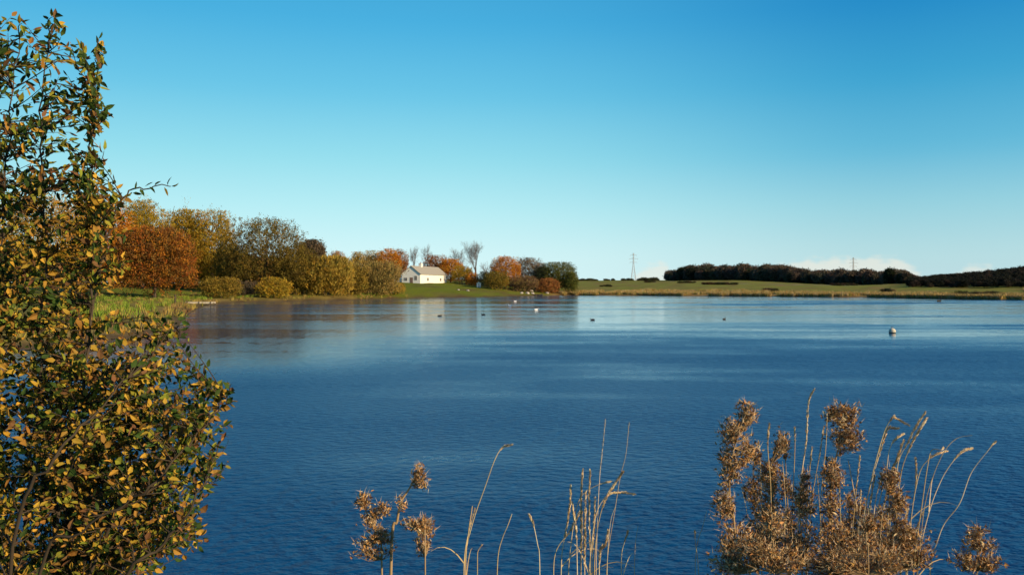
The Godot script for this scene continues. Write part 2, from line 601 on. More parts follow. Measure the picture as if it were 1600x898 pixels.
func crown_geo(hw: float, y0: float, y1: float, pal: Array, leaf: float, density: float, upward: float, lobes: int, flat_base := 0.0, dome := 0.3) -> Geo:
	# many leaf sprays in uneven clumps through an egg-shaped volume
	var g := Geo.new()
	var mid := Vector3(0, (y0 + y1) * 0.5, 0)
	var hh := (y1 - y0) * 0.5
	var sd := rf(0, 900)
	var n := int(clampf(density * hw * hh * 56.0, 80, 2800))
	var per := 11
	var lobe := []
	for i in lobes:
		var d := rdir()
		lobe.append([Vector3(d.x * hw * 0.62, d.y * hh * 0.62, d.z * hw * 0.62), rf(0.35, 0.55), pal[rng.randi() % pal.size()]])
	lobe.append([Vector3.ZERO, 0.72, pal[0]])
	for i in n:
		var lb: Array = lobe[rng.randi() % lobe.size()]
		var d := rdir()
		if flat_base > 0.0 and d.y < 0.0:
			d.y *= 0.8
		var k := pow(rng.randf(), 0.38)
		var bumpy := 1.0 + 0.55 * rough.get_noise_3d(d.x * 1.5 + sd, d.y * 1.5, d.z * 1.5)
		var rr: float = lb[1] * bumpy * k
		var p: Vector3 = mid + lb[0] + Vector3(d.x * hw * rr, d.y * hh * rr, d.z * hw * rr) * 1.15
		if flat_base > 0.0 and rng.randf() < dome:
			# the rounded outer mass of the crown
			d.y = rf(-0.75, 1.0)
			var t := rng.randf() * TAU
			var flat := sqrt(1.0 - d.y * d.y) if d.y > 0.0 else 1.0 - 0.18 * d.y * d.y
			var kk := pow(rng.randf(), 0.25) * (1.0 + 0.28 * rough.get_noise_3d(cos(t) * 1.6 + sd, d.y * 1.6, sin(t) * 1.6))
			p = mid + Vector3(cos(t) * flat * hw, d.y * hh, sin(t) * flat * hw) * kk
		elif i % 10 < 3 and flat_base > 0.0:
			var f := rng.randf()
			var t := rng.randf() * TAU
			var wide := hw * sqrt(rng.randf()) * lerpf(0.80, 0.92, f) * (1.0 + 0.45 * rough.get_noise_2d(t * 1.1 + sd, f * 2.0))
			p = Vector3(cos(t) * wide, lerpf(y0, mid.y + hh * 0.25, f), sin(t) * wide)
		if p.y < y0:
			p.y = y0 + rng.randf() * hh * 0.3
		var pc: Array = lb[2] if rng.randf() < 0.72 else pal[rng.randi() % pal.size()]
		var cc := vary(Color(pc[0], pc[1], pc[2]), 0.22)
		var cr := leaf * rf(1.2, 3.6)
		var out := (p - mid).normalized()
		for j in per:
			var q := p + rdir() * cr * sqrt(rng.randf())
			var ax := (rdir() + Vector3(0, upward, 0) + out * upward * 0.6).normalized()
			var s := ax.cross(rdir()).normalized() * leaf * rf(0.22, 0.42)
			var l := ax * leaf * rf(0.7, 1.3) * (1.0 + upward * 0.5)
			g.tri(q - s, q + l, q + s, vary(cc, 0.12))
	if flat_base > 0.0:
		# bring the outline to the crown's own height and width
		var ys := []
		var xs := []
		for i in range(0, g.v.size(), 33):
			ys.append(g.v[i].y)
			xs.append(absf(g.v[i].x))
		ys.sort()
		xs.sort()
		var ky: float = (y1 - y0) / (ys[int(ys.size() * 0.993)] - y0)
		var kx: float = hw / xs[int(xs.size() * 0.97)]
		for i in range(0, g.v.size(), 3):
			var q := (g.v[i] + g.v[i + 1] + g.v[i + 2]) / 3.0
			var r := Vector3(q.x * kx, y0 + (q.y - y0) * ky, q.z * kx)
			if r.y > y1:
				r.y -= rng.randf() * (y1 - y0) * 0.3
			if absf(r.x) > hw * 1.05:
				r.x *= rf(0.5, 0.98)
			for j in 3:
				g.v[i + j] += r - q
	return g

func trunk_geo(h: float, r: float, hw: float, y0: float, col: Color, limbs: int) -> Geo:
	var g := Geo.new()
	var pts := [Vector3(0, -0.3, 0)]
	var lean := Vector3(rf(-0.04, 0.04), 0, rf(-0.04, 0.04))
	for i in range(1, 7):
		pts.append(Vector3(0, h * i / 6.0, 0) + lean * h * i / 6.0 + Vector3(rf(-1, 1), 0, rf(-1, 1)) * r * 0.5)
	g.tube(pts, [r * 1.35, r, r * 0.85, r * 0.7, r * 0.5, r * 0.3, r * 0.08], 7, col)
	for i in limbs:
		var k := rf(0.18, 0.75)
		var b: Vector3 = Vector3(0, h * k, 0) + lean * h * k
		b.y = maxf(b.y, y0 * 0.7)
		var t := rng.randf() * TAU
		var o := Vector3(cos(t), 0, sin(t))
		var l := hw * rf(0.55, 0.95) * (1.1 - k * 0.5)
		g.tube([b, b + o * l * 0.5 + Vector3(0, l * rf(0.3, 0.5), 0), b + o * l + Vector3(0, l * rf(0.6, 1.0), 0)], [r * 0.38, r * 0.22, r * 0.05], 5, col)
	return g

func tree(called: String, label: String, cat: String, px: float, top: float, hw_px: float, d: float, pal: String, opt := {}):
	var base := on_ground(px, d)
	var h: float = EYE - (top - HZ) / F * d - base.y
	var hw := hw_px / F * d
	var o := thing(called, label, cat, base, opt.get("group", ""))
	var y0: float = opt.get("clear", 0.05) * h
	var bark := lin(0.09, 0.065, 0.045)
	var tr := trunk_geo(h * 0.86, clampf(h * 0.022, 0.05, 0.4), hw, y0, bark, opt.get("limbs", 9))
	show_mesh(tr.mesh(), "trunk", bark_mat, o)
	var g := crown_geo(hw, y0, h, PAL[pal], opt.get("leaf", 0.28), opt.get("density", 1.0), opt.get("up", 0.35), opt.get("lobes", 7), 1.0, opt.get("dome", 0.35))
	var c := show_mesh(g.mesh(), "crown", foliage_mat, o)
	c.set_meta("kind", "stuff")
	return o

func branch_out(g: Geo, p: Vector3, dir: Vector3, l: float, r: float, depth: int, col: Color):
	var bend := rdir() * 0.22
	var m := p + (dir + bend * 0.5).normalized() * l * 0.5
	var q := m + (dir + bend + Vector3(0, 0.12, 0)).normalized() * l * 0.5
	g.tube([p, m, q], [r, r * 0.82, r * 0.62], 4 if depth > 2 else 3, col)
	if depth == 0:
		return
	var n := 3 if depth > 3 else 4
	for i in n:
		var k := 1.0 if i == 0 else rf(0.35, 1.0)
		var b := p.lerp(m, k * 2.0) if k < 0.5 else m.lerp(q, k * 2.0 - 1.0)
		var nd := (dir + rdir() * (0.4 if i == 0 else 1.1) + Vector3(0, 0.16, 0)).normalized()
		branch_out(g, b, nd, l * rf(0.62, 0.82), r * (0.66 if i == 0 else 0.5), depth - 1, col)

func bare_tree(label: String, px: float, top: float, hw_px: float, d: float, depth: int):
	var base := on_ground(px, d)
	var h: float = EYE - (top - HZ) / F * d - base.y
	var o := thing("bare_tree", label, "tree", base, "leafless trees behind the house")
	var g := Geo.new()
	var col := lin(0.13, 0.10, 0.085)
	var th := h * 0.36
	g.tube([Vector3(0, -0.3, 0), Vector3(0.05, th * 0.5, 0), Vector3(0, th, 0)], [h * 0.03, h * 0.022, h * 0.018], 7, col)
	show_mesh(g.mesh(), "trunk", bark_mat, o)
	g = Geo.new()
	var hw := hw_px / F * d
	for i in 5:
		var t := TAU * i / 5.0 + rf(-0.4, 0.4)
		var sp := 0.0 if i == 0 else rf(0.5, 0.9) * hw / (h * 0.4)
		branch_out(g, Vector3(0, th * rf(0.7, 1.0), 0), Vector3(cos(t) * sp, 1.0, sin(t) * sp).normalized(), h * 0.23, h * 0.011, depth, col)
	# fit the spread to the height and width of the real crown
	var hi := 0.0
	var wide := 0.0
	for q in g.v:
		hi = maxf(hi, q.y)
		wide = maxf(wide, absf(q.x))
	var sy := (h - th * 0.7) / maxf(hi - th * 0.7, 0.1)
	for i in g.v.size():
		var q := g.v[i]
		g.v[i] = Vector3(q.x * hw / wide, th * 0.7 + (q.y - th * 0.7) * sy, q.z * hw / wide)
	var c := show_mesh(g.mesh(), "branches", bark_mat, o)
	c.set_meta("kind", "stuff")

func make_bank_trees():
	var lb := "autumn trees on the left bank"
	var gp := {"group": lb}
	tree("golden_tree", "brown gold tree seen through the near shrub at the frame's edge", "tree", 40, 300, 85, 150, "gold", gp)
	tree("orange_tree", "tall orange brown tree just behind the near shrub's outer leaves", "tree", 150, 316, 55, 178, "orange", gp)
	tree("golden_tree", "golden tree rising directly behind the round red orange tree", "tree", 222, 312, 42, 215, "gold", {"group": lb, "up": 0.9})
	tree("red_tree", "low round red orange tree with glowing edge on the grassy bank", "tree", 240, 354, 60, 160, "red", {"group": lb, "clear": 0.02, "density": 1.0, "lobes": 9, "leaf": 0.29, "up": 0.8, "dome": 0.75})
	tree("golden_tree", "tall golden tree between the red tree and its taller twin", "tree", 284, 327, 34, 226, "gold", {"group": lb, "up": 1.0, "clear": 0.03})
	tree("golden_tree", "tall golden tree next to the big olive brown tree", "tree", 330, 328, 36, 224, "gold", {"group": lb, "up": 1.0, "clear": 0.03})
	tree("olive_tree", "largest tree of the left bank, domed olive brown crown", "tree", 413, 341, 63, 203, "umber", {"group": lb, "up": 0.7, "clear": 0.02, "density": 2.0, "lobes": 6, "dome": 0.75})
	tree("olive_tree", "narrow olive tree in the gap before the big domed tree", "tree", 358, 380, 24, 208, "olive", {"group": lb, "up": 0.7, "clear": 0.05})
	tree("brown_tree", "brown gold tree leaning out of the big domed tree's water side", "tree", 462, 390, 32, 199, "umber", {"group": lb, "up": 0.9, "clear": 0.02})
	tree("dark_tree", "dark grey green tree standing far back above the yellow willow", "tree", 487, 374, 20, 330, "grey", {"clear": 0.3, "leaf": 0.5})
	var wg := "willow bushes at the water's edge"
	tree("willow_bush", "yellow willow bush at the waterline beside the brown gold tree", "bush", 506, 400, 44, 202, "willow", {"group": wg, "dome": 0.12, "lobes": 11, "up": 2.0, "clear": 0.0, "density": 1.2})
	tree("willow_bush", "broad tan willow bush standing nearest the white house", "bush", 575, 407, 46, 220, "tan", {"group": wg, "dome": 0.12, "lobes": 11, "up": 2.0, "clear": 0.0, "density": 1.2})
	tree("willow_bush", "olive willow bush wedged between the yellow and the tan one", "bush", 545, 415, 28, 210, "olive", {"group": wg, "up": 1.2, "clear": 0.0})
	tree("low_bush", "low brown bush at the edge of the lawn by the water", "bush", 612, 440, 20, 229, "willow", {"group": wg, "clear": 0.0, "leaf": 0.29})
	tree("low_bush", "small green gold bush under the big domed tree", "bush", 428, 433, 26, 187, "gold", {"group": wg, "clear": 0.0, "leaf": 0.29, "limbs": 4})
	tree("low_bush", "small olive bush on the bank between red tree and domed tree", "bush", 345, 432, 30, 178, "olive", {"group": wg, "clear": 0.0, "leaf": 0.29, "limbs": 4})
	tree("low_bush", "small dark bush in the shade left of the domed tree", "bush", 385, 438, 22, 190, "grey", {"group": wg, "clear": 0.0, "leaf": 0.29, "limbs": 4})
	var bg := "autumn trees on the rise behind the willows"
	tree("small_tree", "dull orange tree peeping over the yellow willow", "tree", 527, 392, 15, 300, "russet", {"group": bg})
	tree("small_tree", "narrow gold brown tree alone above the tan willow", "tree", 558, 393, 12, 305, "gold", {"group": bg})
	tree("small_tree", "gold tree first of the bright clump beside the house", "tree", 584, 391, 17, 310, "gold", {"group": bg})
	tree("small_tree", "bright orange tree middle of the clump beside the house", "tree", 606, 388, 20, 306, "orange", {"group": bg})
	tree("small_tree", "russet tree touching the house's gable side", "tree", 625, 389, 13, 313, "russet", {"group": bg})
	var hg := "autumn trees behind the white house"
	tree("small_tree", "dark russet tree right behind the house's chimney", "tree", 682, 398, 20, 318, "russet", {"group": hg})
	tree("small_tree", "orange brown tree over the far end of the house roof", "tree", 704, 404, 19, 314, "orange", {"group": hg})
	tree("small_tree", "light gold tree past the far end of the house", "tree", 722, 415, 16, 306, "gold", {"group": hg})
	tree("low_bush", "pale orange bush at the foot of the tallest bare tree", "bush", 737, 426, 10, 300, "orange", {"group": hg, "clear": 0.0, "leaf": 0.3})
	bare_tree("slim leafless tree above the house's gable", 647, 382, 10, 332, 4)
	bare_tree("leafless tree behind the house's chimney", 668, 379, 14, 334, 4)
	bare_tree("wide leafless tree behind the light gold tree", 717, 385, 20, 330, 5)
	bare_tree("tallest leafless tree standing alone beside the lawn", 743, 373, 24, 322, 6)
	bare_tree("short leafless tree leaning beside the tallest bare tree", 760, 407, 13, 318, 4)
	var pg := "trees on the point at the end of the lawn"
	tree("evergreen_bush", "near black evergreen bush beside the small white shed", "bush", 762, 424, 17, 297, "dark", {"group": pg, "clear": 0.0})
	tree("small_tree", "bright orange tree with domed top on the point", "tree", 790, 400, 23, 301, "orange", {"group": pg, "clear": 0.05, "dome": 0.6})
	tree("low_bush", "olive bush at the foot of the domed orange tree", "bush", 776, 424, 19, 286, "olive", {"group": pg, "clear": 0.0})
	tree("small_tree", "dull purple brown tree in the middle of the point", "tree", 826, 402, 25, 312, "plum", {"group": pg, "clear": 0.08, "density": 0.8})
	tree("low_bush", "brown bush below the purple brown tree", "bush", 818, 430, 22, 294, "plum", {"group": pg, "clear": 0.0})
	tree("green_tree", "broad dark green tree at the tip of the point", "tree", 872, 409, 29, 308, "green", {"group": pg, "clear": 0.0, "density": 1.2, "dome": 0.6})
	tree("green_tree", "dark green tree between the purple tree and the tip", "tree", 846, 417, 16, 306, "dark", {"group": pg, "clear": 0.0})
	tree("low_bush", "russet bush in front of the broad green tree", "bush", 856, 434, 18, 299, "russet", {"group": pg, "clear": 0.0, "leaf": 0.29})
	tree("green_tree", "small green tree last on the point above the water", "tree", 893, 424, 11, 301, "green", {"group": pg, "clear": 0.0})

# ------------------------------------------------------------------ far woods
func make_far_woods():
	var kinds := []
	for pal in ["plum", "grey", "dark"]:
		var g := Geo.new()
		var cg := crown_geo(3.4, 1.2, 10.0, [[0.9, 0.9, 0.9], [0.7, 0.7, 0.7]], 1.0, 0.16, 0.6, 4)
		g.v = cg.v; g.n = cg.n; g.c = cg.c
		g.tube([Vector3(0, -0.4, 0), Vector3(0, 7, 0)], [0.16, 0.05], 4, lin(0.6, 0.5, 0.45))
		kinds.append(g.mesh())
	var pl := [[], [], []]
	var ti := [[], [], []]
	for i in 1500:
		var f := rng.randf()
		var px := lerpf(1042, 1436, f)
		var d := lerpf(960, 520, pow(f, 0.8)) + rng.randf() * 110.0
		var p := on_ground(px, d)
		var roof := lerpf(427.0, 417.0, ramp(0.0, 0.11, f)) + 8.0 * ramp(0.47, 0.58, f) + 8.0 * ramp(0.92, 1.0, f) + rough.get_noise_2d(px * 0.03, 3.0) * 5.0
		var h := (EYE - (roof - HZ) / F * d - p.y) / 10.5 * rf(0.6, 1.05)
		var k := 0 if rng.randf() < 0.55 else (1 if rng.randf() < 0.6 else 2)
		pl[k].append(Transform3D(Basis(Vector3.UP, rf(0, TAU)).scaled(Vector3(h * rf(0.9, 1.3), h, h * rf(0.9, 1.3))), p))
		ti[k].append(vary([lin(0.115, 0.085, 0.06), lin(0.09, 0.085, 0.05), lin(0.034, 0.045, 0.024)][k], 0.3))
	var names := ["brown broadleaf trees of the far wood beyond the field", "grey brown trees of the far wood beyond the field", "dark conifers of the far wood beyond the field"]
	for k in 3:
		scatter("woods", names[k], kinds[k], foliage_mat, pl[k], ti[k])
	# the wooded hillside at the far right
	var hp := []
	var ht := []
	for i in 4200:
		var x := rf(180, 420)
		var z := -rf(330, 560)
		var px := 800.0 + x / -z * F
		if px < 1418 + rf(0, 30) or inland(x, z) < 30.0 or land(x, z) < 2.2 + rf(0, 0.8):
			continue
		var h := rf(0.2, 0.34)
		hp.append(Transform3D(Basis(Vector3.UP, rf(0, TAU)).scaled(Vector3(h * 1.5, h, h * 1.5)), Vector3(x, land(x, z), z)))
		ht.append(vary(lin(0.02, 0.021, 0.012) if rng.randf() < 0.8 else lin(0.05, 0.035, 0.025), 0.3))
	scatter("woods", "near black scrubby wood covering the hillside beyond the lake", kinds[2], foliage_mat, hp, ht)
	# thin far treeline and scrub lines in the fields
	var fp := []
	var ft := []
	for i in 260:
		var px := rf(905, 1034)
		if rough.get_noise_2d(px * 0.08, 11.0) < -0.1:
			continue
		var d := rf(880, 940)
		var h := rf(0.14, 0.34) * (1.25 if px > 1000 else 1.0)
		fp.append(Transform3D(Basis(Vector3.UP, rf(0, TAU)).scaled(Vector3(h * 1.8, h, h * 1.8)), on_ground(px, d)))
		ft.append(vary(lin(0.07, 0.075, 0.035), 0.3))
	var up := []
	var ut := []
	for i in 420:
		var px := rf(-350, 500)
		var d := rf(232, 285)
		var h := rf(0.55, 0.95) * lerpf(1.0, 0.62, ramp(380.0, 500.0, px))
		up.append(Transform3D(Basis(Vector3.UP, rf(0, TAU)).scaled(Vector3(h, h, h)), on_ground(px, d)))
		ut.append(vary([lin(0.12, 0.09, 0.025), lin(0.2, 0.1, 0.02), lin(0.07, 0.065, 0.02)][rng.randi() % 3], 0.3))
	scatter("woods", "shaded brown wood behind the first autumn trees of the left bank", kinds[0], foliage_mat, up, ut)
	scatter("treeline", "thin line of small trees on the skyline behind the far field", kinds[1], foliage_mat, fp, ft)
	var sp := []
	var sc := []
	for b in [[1008, 1026, 640], [1060, 1085, 560], [1100, 1150, 470], [1380, 1394, 300], [1490, 1560, 222], [1196, 1214, 310], [940, 955, 430], [1300, 1340, 480]]:
		for i in int((b[1] - b[0]) * 1.1):
			var h := rf(0.05, 0.15)
			sp.append(Transform3D(Basis(Vector3.UP, rf(0, TAU)).scaled(Vector3(h * 2.2, h, h * 2.2)), on_ground(rf(b[0], b[1]), b[2] + rf(-6, 6))))
			sc.append(vary([lin(0.07, 0.075, 0.025), lin(0.1, 0.06, 0.03), lin(0.05, 0.06, 0.02)][rng.randi() % 3], 0.3))
	scatter("undergrowth", "dark scrub in broken lines across the far fields", kinds[1], foliage_mat, sp, sc)
	for b in [["tallest tree at the lower end of the far wood", 1391, 420, 7, 560], ["small tree beside the tallest one at the far wood's end", 1408, 427, 5, 545], ["lone round tree at the upper end of the far wood", 1069, 418, 10, 930], ["dark bush on the far shore below the wood's end", 1388, 451, 5, 262], ["green bush on the far shore under the dark hillside", 1505, 455, 10, 226]]:
		tree("far_bush" if b[1] == 1388 or b[1] == 1505 else "far_tree", b[0], "bush" if b[1] == 1388 or b[1] == 1505 else "tree", b[1], b[2], b[3], b[4], "green" if b[1] == 1505 else "dark", {"leaf": 0.5 if b[4] < 300 else 0.9, "clear": 0.0})

# ------------------------------------------------------------------ the white house
func window(parent: Node, pos: Vector3, yaw: float, w: float, h: float, frame: Material, pane: Material):
	var fr := Geo.new()
	var t := 0.09
	fr.box(Vector3(-w / 2, -h / 2, -0.03), Vector3(-w / 2 + t, h / 2, 0.06), Color.WHITE)
	fr.box(Vector3(w / 2 - t, -h / 2, -0.03), Vector3(w / 2, h / 2, 0.06), Color.WHITE)
	fr.box(Vector3(-w / 2 + t, h / 2 - t, -0.03), Vector3(w / 2 - t, h / 2, 0.06), Color.WHITE)
	fr.box(Vector3(-w / 2 + t, -h / 2, -0.03), Vector3(w / 2 - t, -h / 2 + t, 0.06), Color.WHITE)
	fr.box(Vector3(-0.03, -h / 2 + t, -0.02), Vector3(0.03, h / 2 - t, 0.05), Color.WHITE)
	var o := show_mesh(fr.mesh(), "window", frame, parent)
	o.position = pos
	o.rotation.y = yaw
	var g := Geo.new()
	g.box(Vector3(-w / 2 + t, -h / 2 + t, -0.02), Vector3(-0.03, h / 2 - t, 0.02), Color.WHITE)
	show_mesh(g.mesh(), "pane", pane, o)
	g = Geo.new()
	g.box(Vector3(0.03, -h / 2 + t, -0.02), Vector3(w / 2 - t, h / 2 - t, 0.02), Color.WHITE)
	show_mesh(g.mesh(), "pane", pane, o)

func make_house():
	var white := plain(lin(0.78, 0.76, 0.70), 0.9)
	var slate := plain(lin(0.32, 0.3, 0.25), 0.8)
	var wood := plain(lin(0.2, 0.13, 0.1), 0.7)
	var glass := plain(lin(0.10, 0.11, 0.12), 0.08, 0.5)
	var fr := plain(lin(0.5, 0.49, 0.46), 0.6)
	var p := on_ground(642, 284)
	p.y -= 0.45
	var o := thing("white_house", "long white single storey house with grey roof above the lawn", "house", p)
	o.rotation.y = deg_to_rad(-16)
	var w := 6.6
	var ev := 3.5
	var rg := 6.1
	var l := 25.0
	var g := Geo.new()
	g.box(Vector3(-w / 2, -1.6, -l), Vector3(w / 2, ev, 0), Color.WHITE)
	for z in [0.0, -l]:
		var a := Vector3(-w / 2, ev + 0.003, z)
		var b := Vector3(w / 2, ev + 0.003, z)
		var c := Vector3(0, rg - 0.06, z)
		var i := Vector3(0, 0, -0.3 if z == 0.0 else 0.3)
		g.tri(a, c, b, Color.WHITE)
		g.quad(a, a + i, c + i, c, Color.WHITE)
		g.quad(c, c + i, b + i, b, Color.WHITE)
		g.tri(a + i, b + i, c + i, Color.WHITE)
	show_mesh(g.mesh(), "wall", white, o)
	g = Geo.new()
	for s in [-1.0, 1.0]:
		var e0 := Vector3(s * (w / 2 + 0.3), ev - 0.2, 0.25)
		var r0 := Vector3(0, rg, 0.25)
		var b := Vector3(0, 0, -l - 0.5)
		var t := Vector3(0, 0.16, 0)
		g.quad(e0 + t, e0 + b + t, r0 + b + t, r0 + t, Color.WHITE)
		g.quad(e0, r0, r0 + b, e0 + b, Color.WHITE)
		g.quad(e0, e0 + b, e0 + b + t, e0 + t, Color.WHITE)
		g.quad(e0, e0 + t, r0 + t, r0, Color.WHITE)
		g.quad(e0 + b, r0 + b, r0 + b + t, e0 + b + t, Color.WHITE)
	var roof := show_mesh(g.mesh(), "roof", slate, o)
	g = Geo.new()
	g.box(Vector3(-0.5, rg - 0.7, -8.9), Vector3(0.5, rg + 1.0, -7.9), Color.WHITE)
	g.box(Vector3(-0.58, rg + 1.003, -8.98), Vector3(0.58, rg + 1.15, -7.82), Color.WHITE)
	show_mesh(g.mesh(), "chimney", white, roof)
	g = Geo.new()
	g.lathe([Vector2(0.16, rg + 1.153), Vector2(0.13, rg + 1.55), Vector2(0.0, rg + 1.55)], 8, Color.WHITE, Vector3(0, 0, -8.4))
	show_mesh(g.mesh(), "chimney_pot", plain(lin(0.3, 0.14, 0.08), 0.9), roof)
	g = Geo.new()
	g.box(Vector3(-0.4, 0.05, -0.05), Vector3(0.7, 2.3, 0.05), Color.WHITE)
	var door := show_mesh(g.mesh(), "door", wood, o)
	g = Geo.new()
	g.box(Vector3(0.5, 1.0, 0.053), Vector3(0.58, 1.15, 0.1), Color.WHITE)
	show_mesh(g.mesh(), "handle", slate, door)
	window(o, Vector3(1.7, 2.1, 0.003), 0, 1.0, 1.5, fr, glass)
	window(o, Vector3(-1.9, 1.7, 0.003), 0, 1.2, 1.1, fr, glass)
	for z in [-6.8, -19.0]:
		window(o, Vector3(w / 2 + 0.003, 1.7, z), PI / 2, 1.5, 1.1, fr, glass)
	# lean-to at the gable's left
	g = Geo.new()
	g.box(Vector3(-w / 2 - 3.6, -1.6, -5.0), Vector3(-w / 2 - 0.003, 2.2, -0.8), Color.WHITE)
	var ext := show_mesh(g.mesh(), "lean_to", white, o)
	g = Geo.new()
	g.quad(Vector3(-w / 2 - 3.8, 2.25, -0.6), Vector3(-w / 2 - 3.8, 2.25, -5.2), Vector3(-w / 2 - 0.01, 2.95, -5.2), Vector3(-w / 2 - 0.01, 2.95, -0.6), Color.WHITE)
	g.quad(Vector3(-w / 2 - 3.8, 2.12, -0.6), Vector3(-w / 2 - 0.01, 2.82, -0.6), Vector3(-w / 2 - 0.01, 2.82, -5.2), Vector3(-w / 2 - 3.8, 2.12, -5.2), Color.WHITE)
	g.quad(Vector3(-w / 2 - 3.8, 2.12, -0.6), Vector3(-w / 2 - 3.8, 2.25, -0.6), Vector3(-w / 2 - 0.01, 2.95, -0.6), Vector3(-w / 2 - 0.01, 2.82, -0.6), Color.WHITE)
	show_mesh(g.mesh(), "lean_to_roof", slate, ext)
	# small white shed
	var s := thing("white_shed", "tiny white shed in front of the dark evergreen bush", "shed", on_ground(748, 288))
	g = Geo.new()
	g.box(Vector3(-0.7, -0.3, -1.0), Vector3(0.7, 1.5, 0), Color.WHITE)
	show_mesh(g.mesh(), "wall", white, s)
	g = Geo.new()
	for k in [-1.0, 1.0]:
		g.quad(Vector3(k * 0.82, 1.45, 0.1), Vector3(k * 0.82, 1.45, -1.1), Vector3(0, 1.95, -1.1), Vector3(0, 1.95, 0.1), Color.WHITE)
	g.tri(Vector3(-0.7, 1.503, 0), Vector3(0, 1.9, 0), Vector3(0.7, 1.503, 0), Color.WHITE)
	show_mesh(g.mesh(), "roof", white, s)
	g = Geo.new()
	g.box(Vector3(-0.3, 0.0, 0.003), Vector3(0.3, 1.3, 0.04), Color.WHITE)
	show_mesh(g.mesh(), "door", plain(lin(0.5, 0.48, 0.44), 0.8), s)

# ------------------------------------------------------------------ pylons
func pylon(label: String, px: float, top: float, d: float):
	var base := on_ground(px, d)
	var h: float = EYE - (top - HZ) / F * d - base.y
	var o := thing("electricity_pylon", label, "pylon", base, "electricity pylons beyond the fields")
	var steel := plain(lin(0.45, 0.46, 0.48), 0.6)
	var g := Geo.new()
	var wid := func(k: float) -> float: return lerpf(h * 0.085, h * 0.016, minf(k / 0.62, 1.0))
	var n := 9
	for sx in [-1, 1]:
		for sz in [-1, 1]:
			var pts := []
			for i in n + 1:
				var k := float(i) / n
				pts.append(Vector3(sx * wid.call(k), h * k, sz * wid.call(k)))
			g.tube(pts, taper(n + 1, h * 0.006, h * 0.003), 4, Color.WHITE)
	show_mesh(g.mesh(), "legs", steel, o)
	g = Geo.new()
	for i in n:
		var k := float(i) / n
		var k2 := float(i + 1) / n
		var a: float = wid.call(k)
		var b: float = wid.call(k2)
		for s in [[1, 1, -1, 1], [1, 1, 1, -1], [-1, -1, 1, -1], [-1, -1, -1, 1]]:
			g.tube([Vector3(s[0] * a, h * k, s[1] * a), Vector3(s[2] * b, h * k2, s[3] * b)], [h * 0.0022, h * 0.0022], 3, Color.WHITE)
			g.tube([Vector3(s[2] * a, h * k, s[3] * a), Vector3(s[0] * b, h * k2, s[1] * b)], [h * 0.0022, h * 0.0022], 3, Color.WHITE)
	show_mesh(g.mesh(), "bracing", steel, o)
	for q in [[0.66, 0.13], [0.79, 0.16], [0.92, 0.11]]:
		g = Geo.new()
		var y: float = h * q[0]
		var r: float = h * q[1]
		for s in [-1, 1]:
			g.tube([Vector3(0, y, 0), Vector3(s * r, y, 0)], [h * 0.005, h * 0.003], 4, Color.WHITE)
			g.tube([Vector3(0, y + h * 0.04, 0), Vector3(s * r, y, 0)], [h * 0.003, h * 0.003], 3, Color.WHITE)
			g.tube([Vector3(s * r, y, 0), Vector3(s * r, y - h * 0.04, 0)], [h * 0.004, h * 0.004], 4, Color.WHITE)
		show_mesh(g.mesh(), "cross_arm", steel, o)

# ------------------------------------------------------------------ small things on and beside the lake
func bird(label: String, px: float, py: float, col: Color, beak: Color, neck: float, long: float, yaw: float):
	var d := EYE * F / (py - HZ)
	var o := thing("water_bird", label, "bird", at(px, py, d), "birds on the lake")
	o.rotation.y = yaw
	o.position.y = 0.0
	var g := Geo.new()
	var prof := [[-0.55, 0.01, 0.16], [-0.45, 0.07, 0.13], [-0.25, 0.17, 0.09], [0.0, 0.21, 0.08], [0.22, 0.17, 0.08], [0.36, 0.09, 0.11], [0.42, 0.055, 0.17]]
	var top := [[0.44, 0.045, 0.2 + neck * 0.5], [0.46, 0.05, 0.2 + neck], [0.5, 0.06, 0.25 + neck], [0.56, 0.045, 0.25 + neck], [0.6, 0.01, 0.24 + neck]]
	var pts := []
	var rad := []
	for q in prof + top:
		pts.append(Vector3(q[0], q[2], 0) * long)
		rad.append(q[1] * long)
	g.tube(pts, rad, 8, col)
	show_mesh(g.mesh(), "body", plain(col, 0.8), o)
	g = Geo.new()
	g.tube([Vector3(0.585, 0.245 + neck, 0) * long, Vector3(0.70, 0.215 + neck, 0) * long], [0.022 * long, 0.004 * long], 5, beak)
	show_mesh(g.mesh(), "beak", plain(beak, 0.6), o)

func make_pylons():
	pylon("nearer grey lattice pylon standing alone beyond the point's trees", 990, 395, 1000)
	pylon("farther faint pylon rising behind the far wood", 1334, 402, 1350)

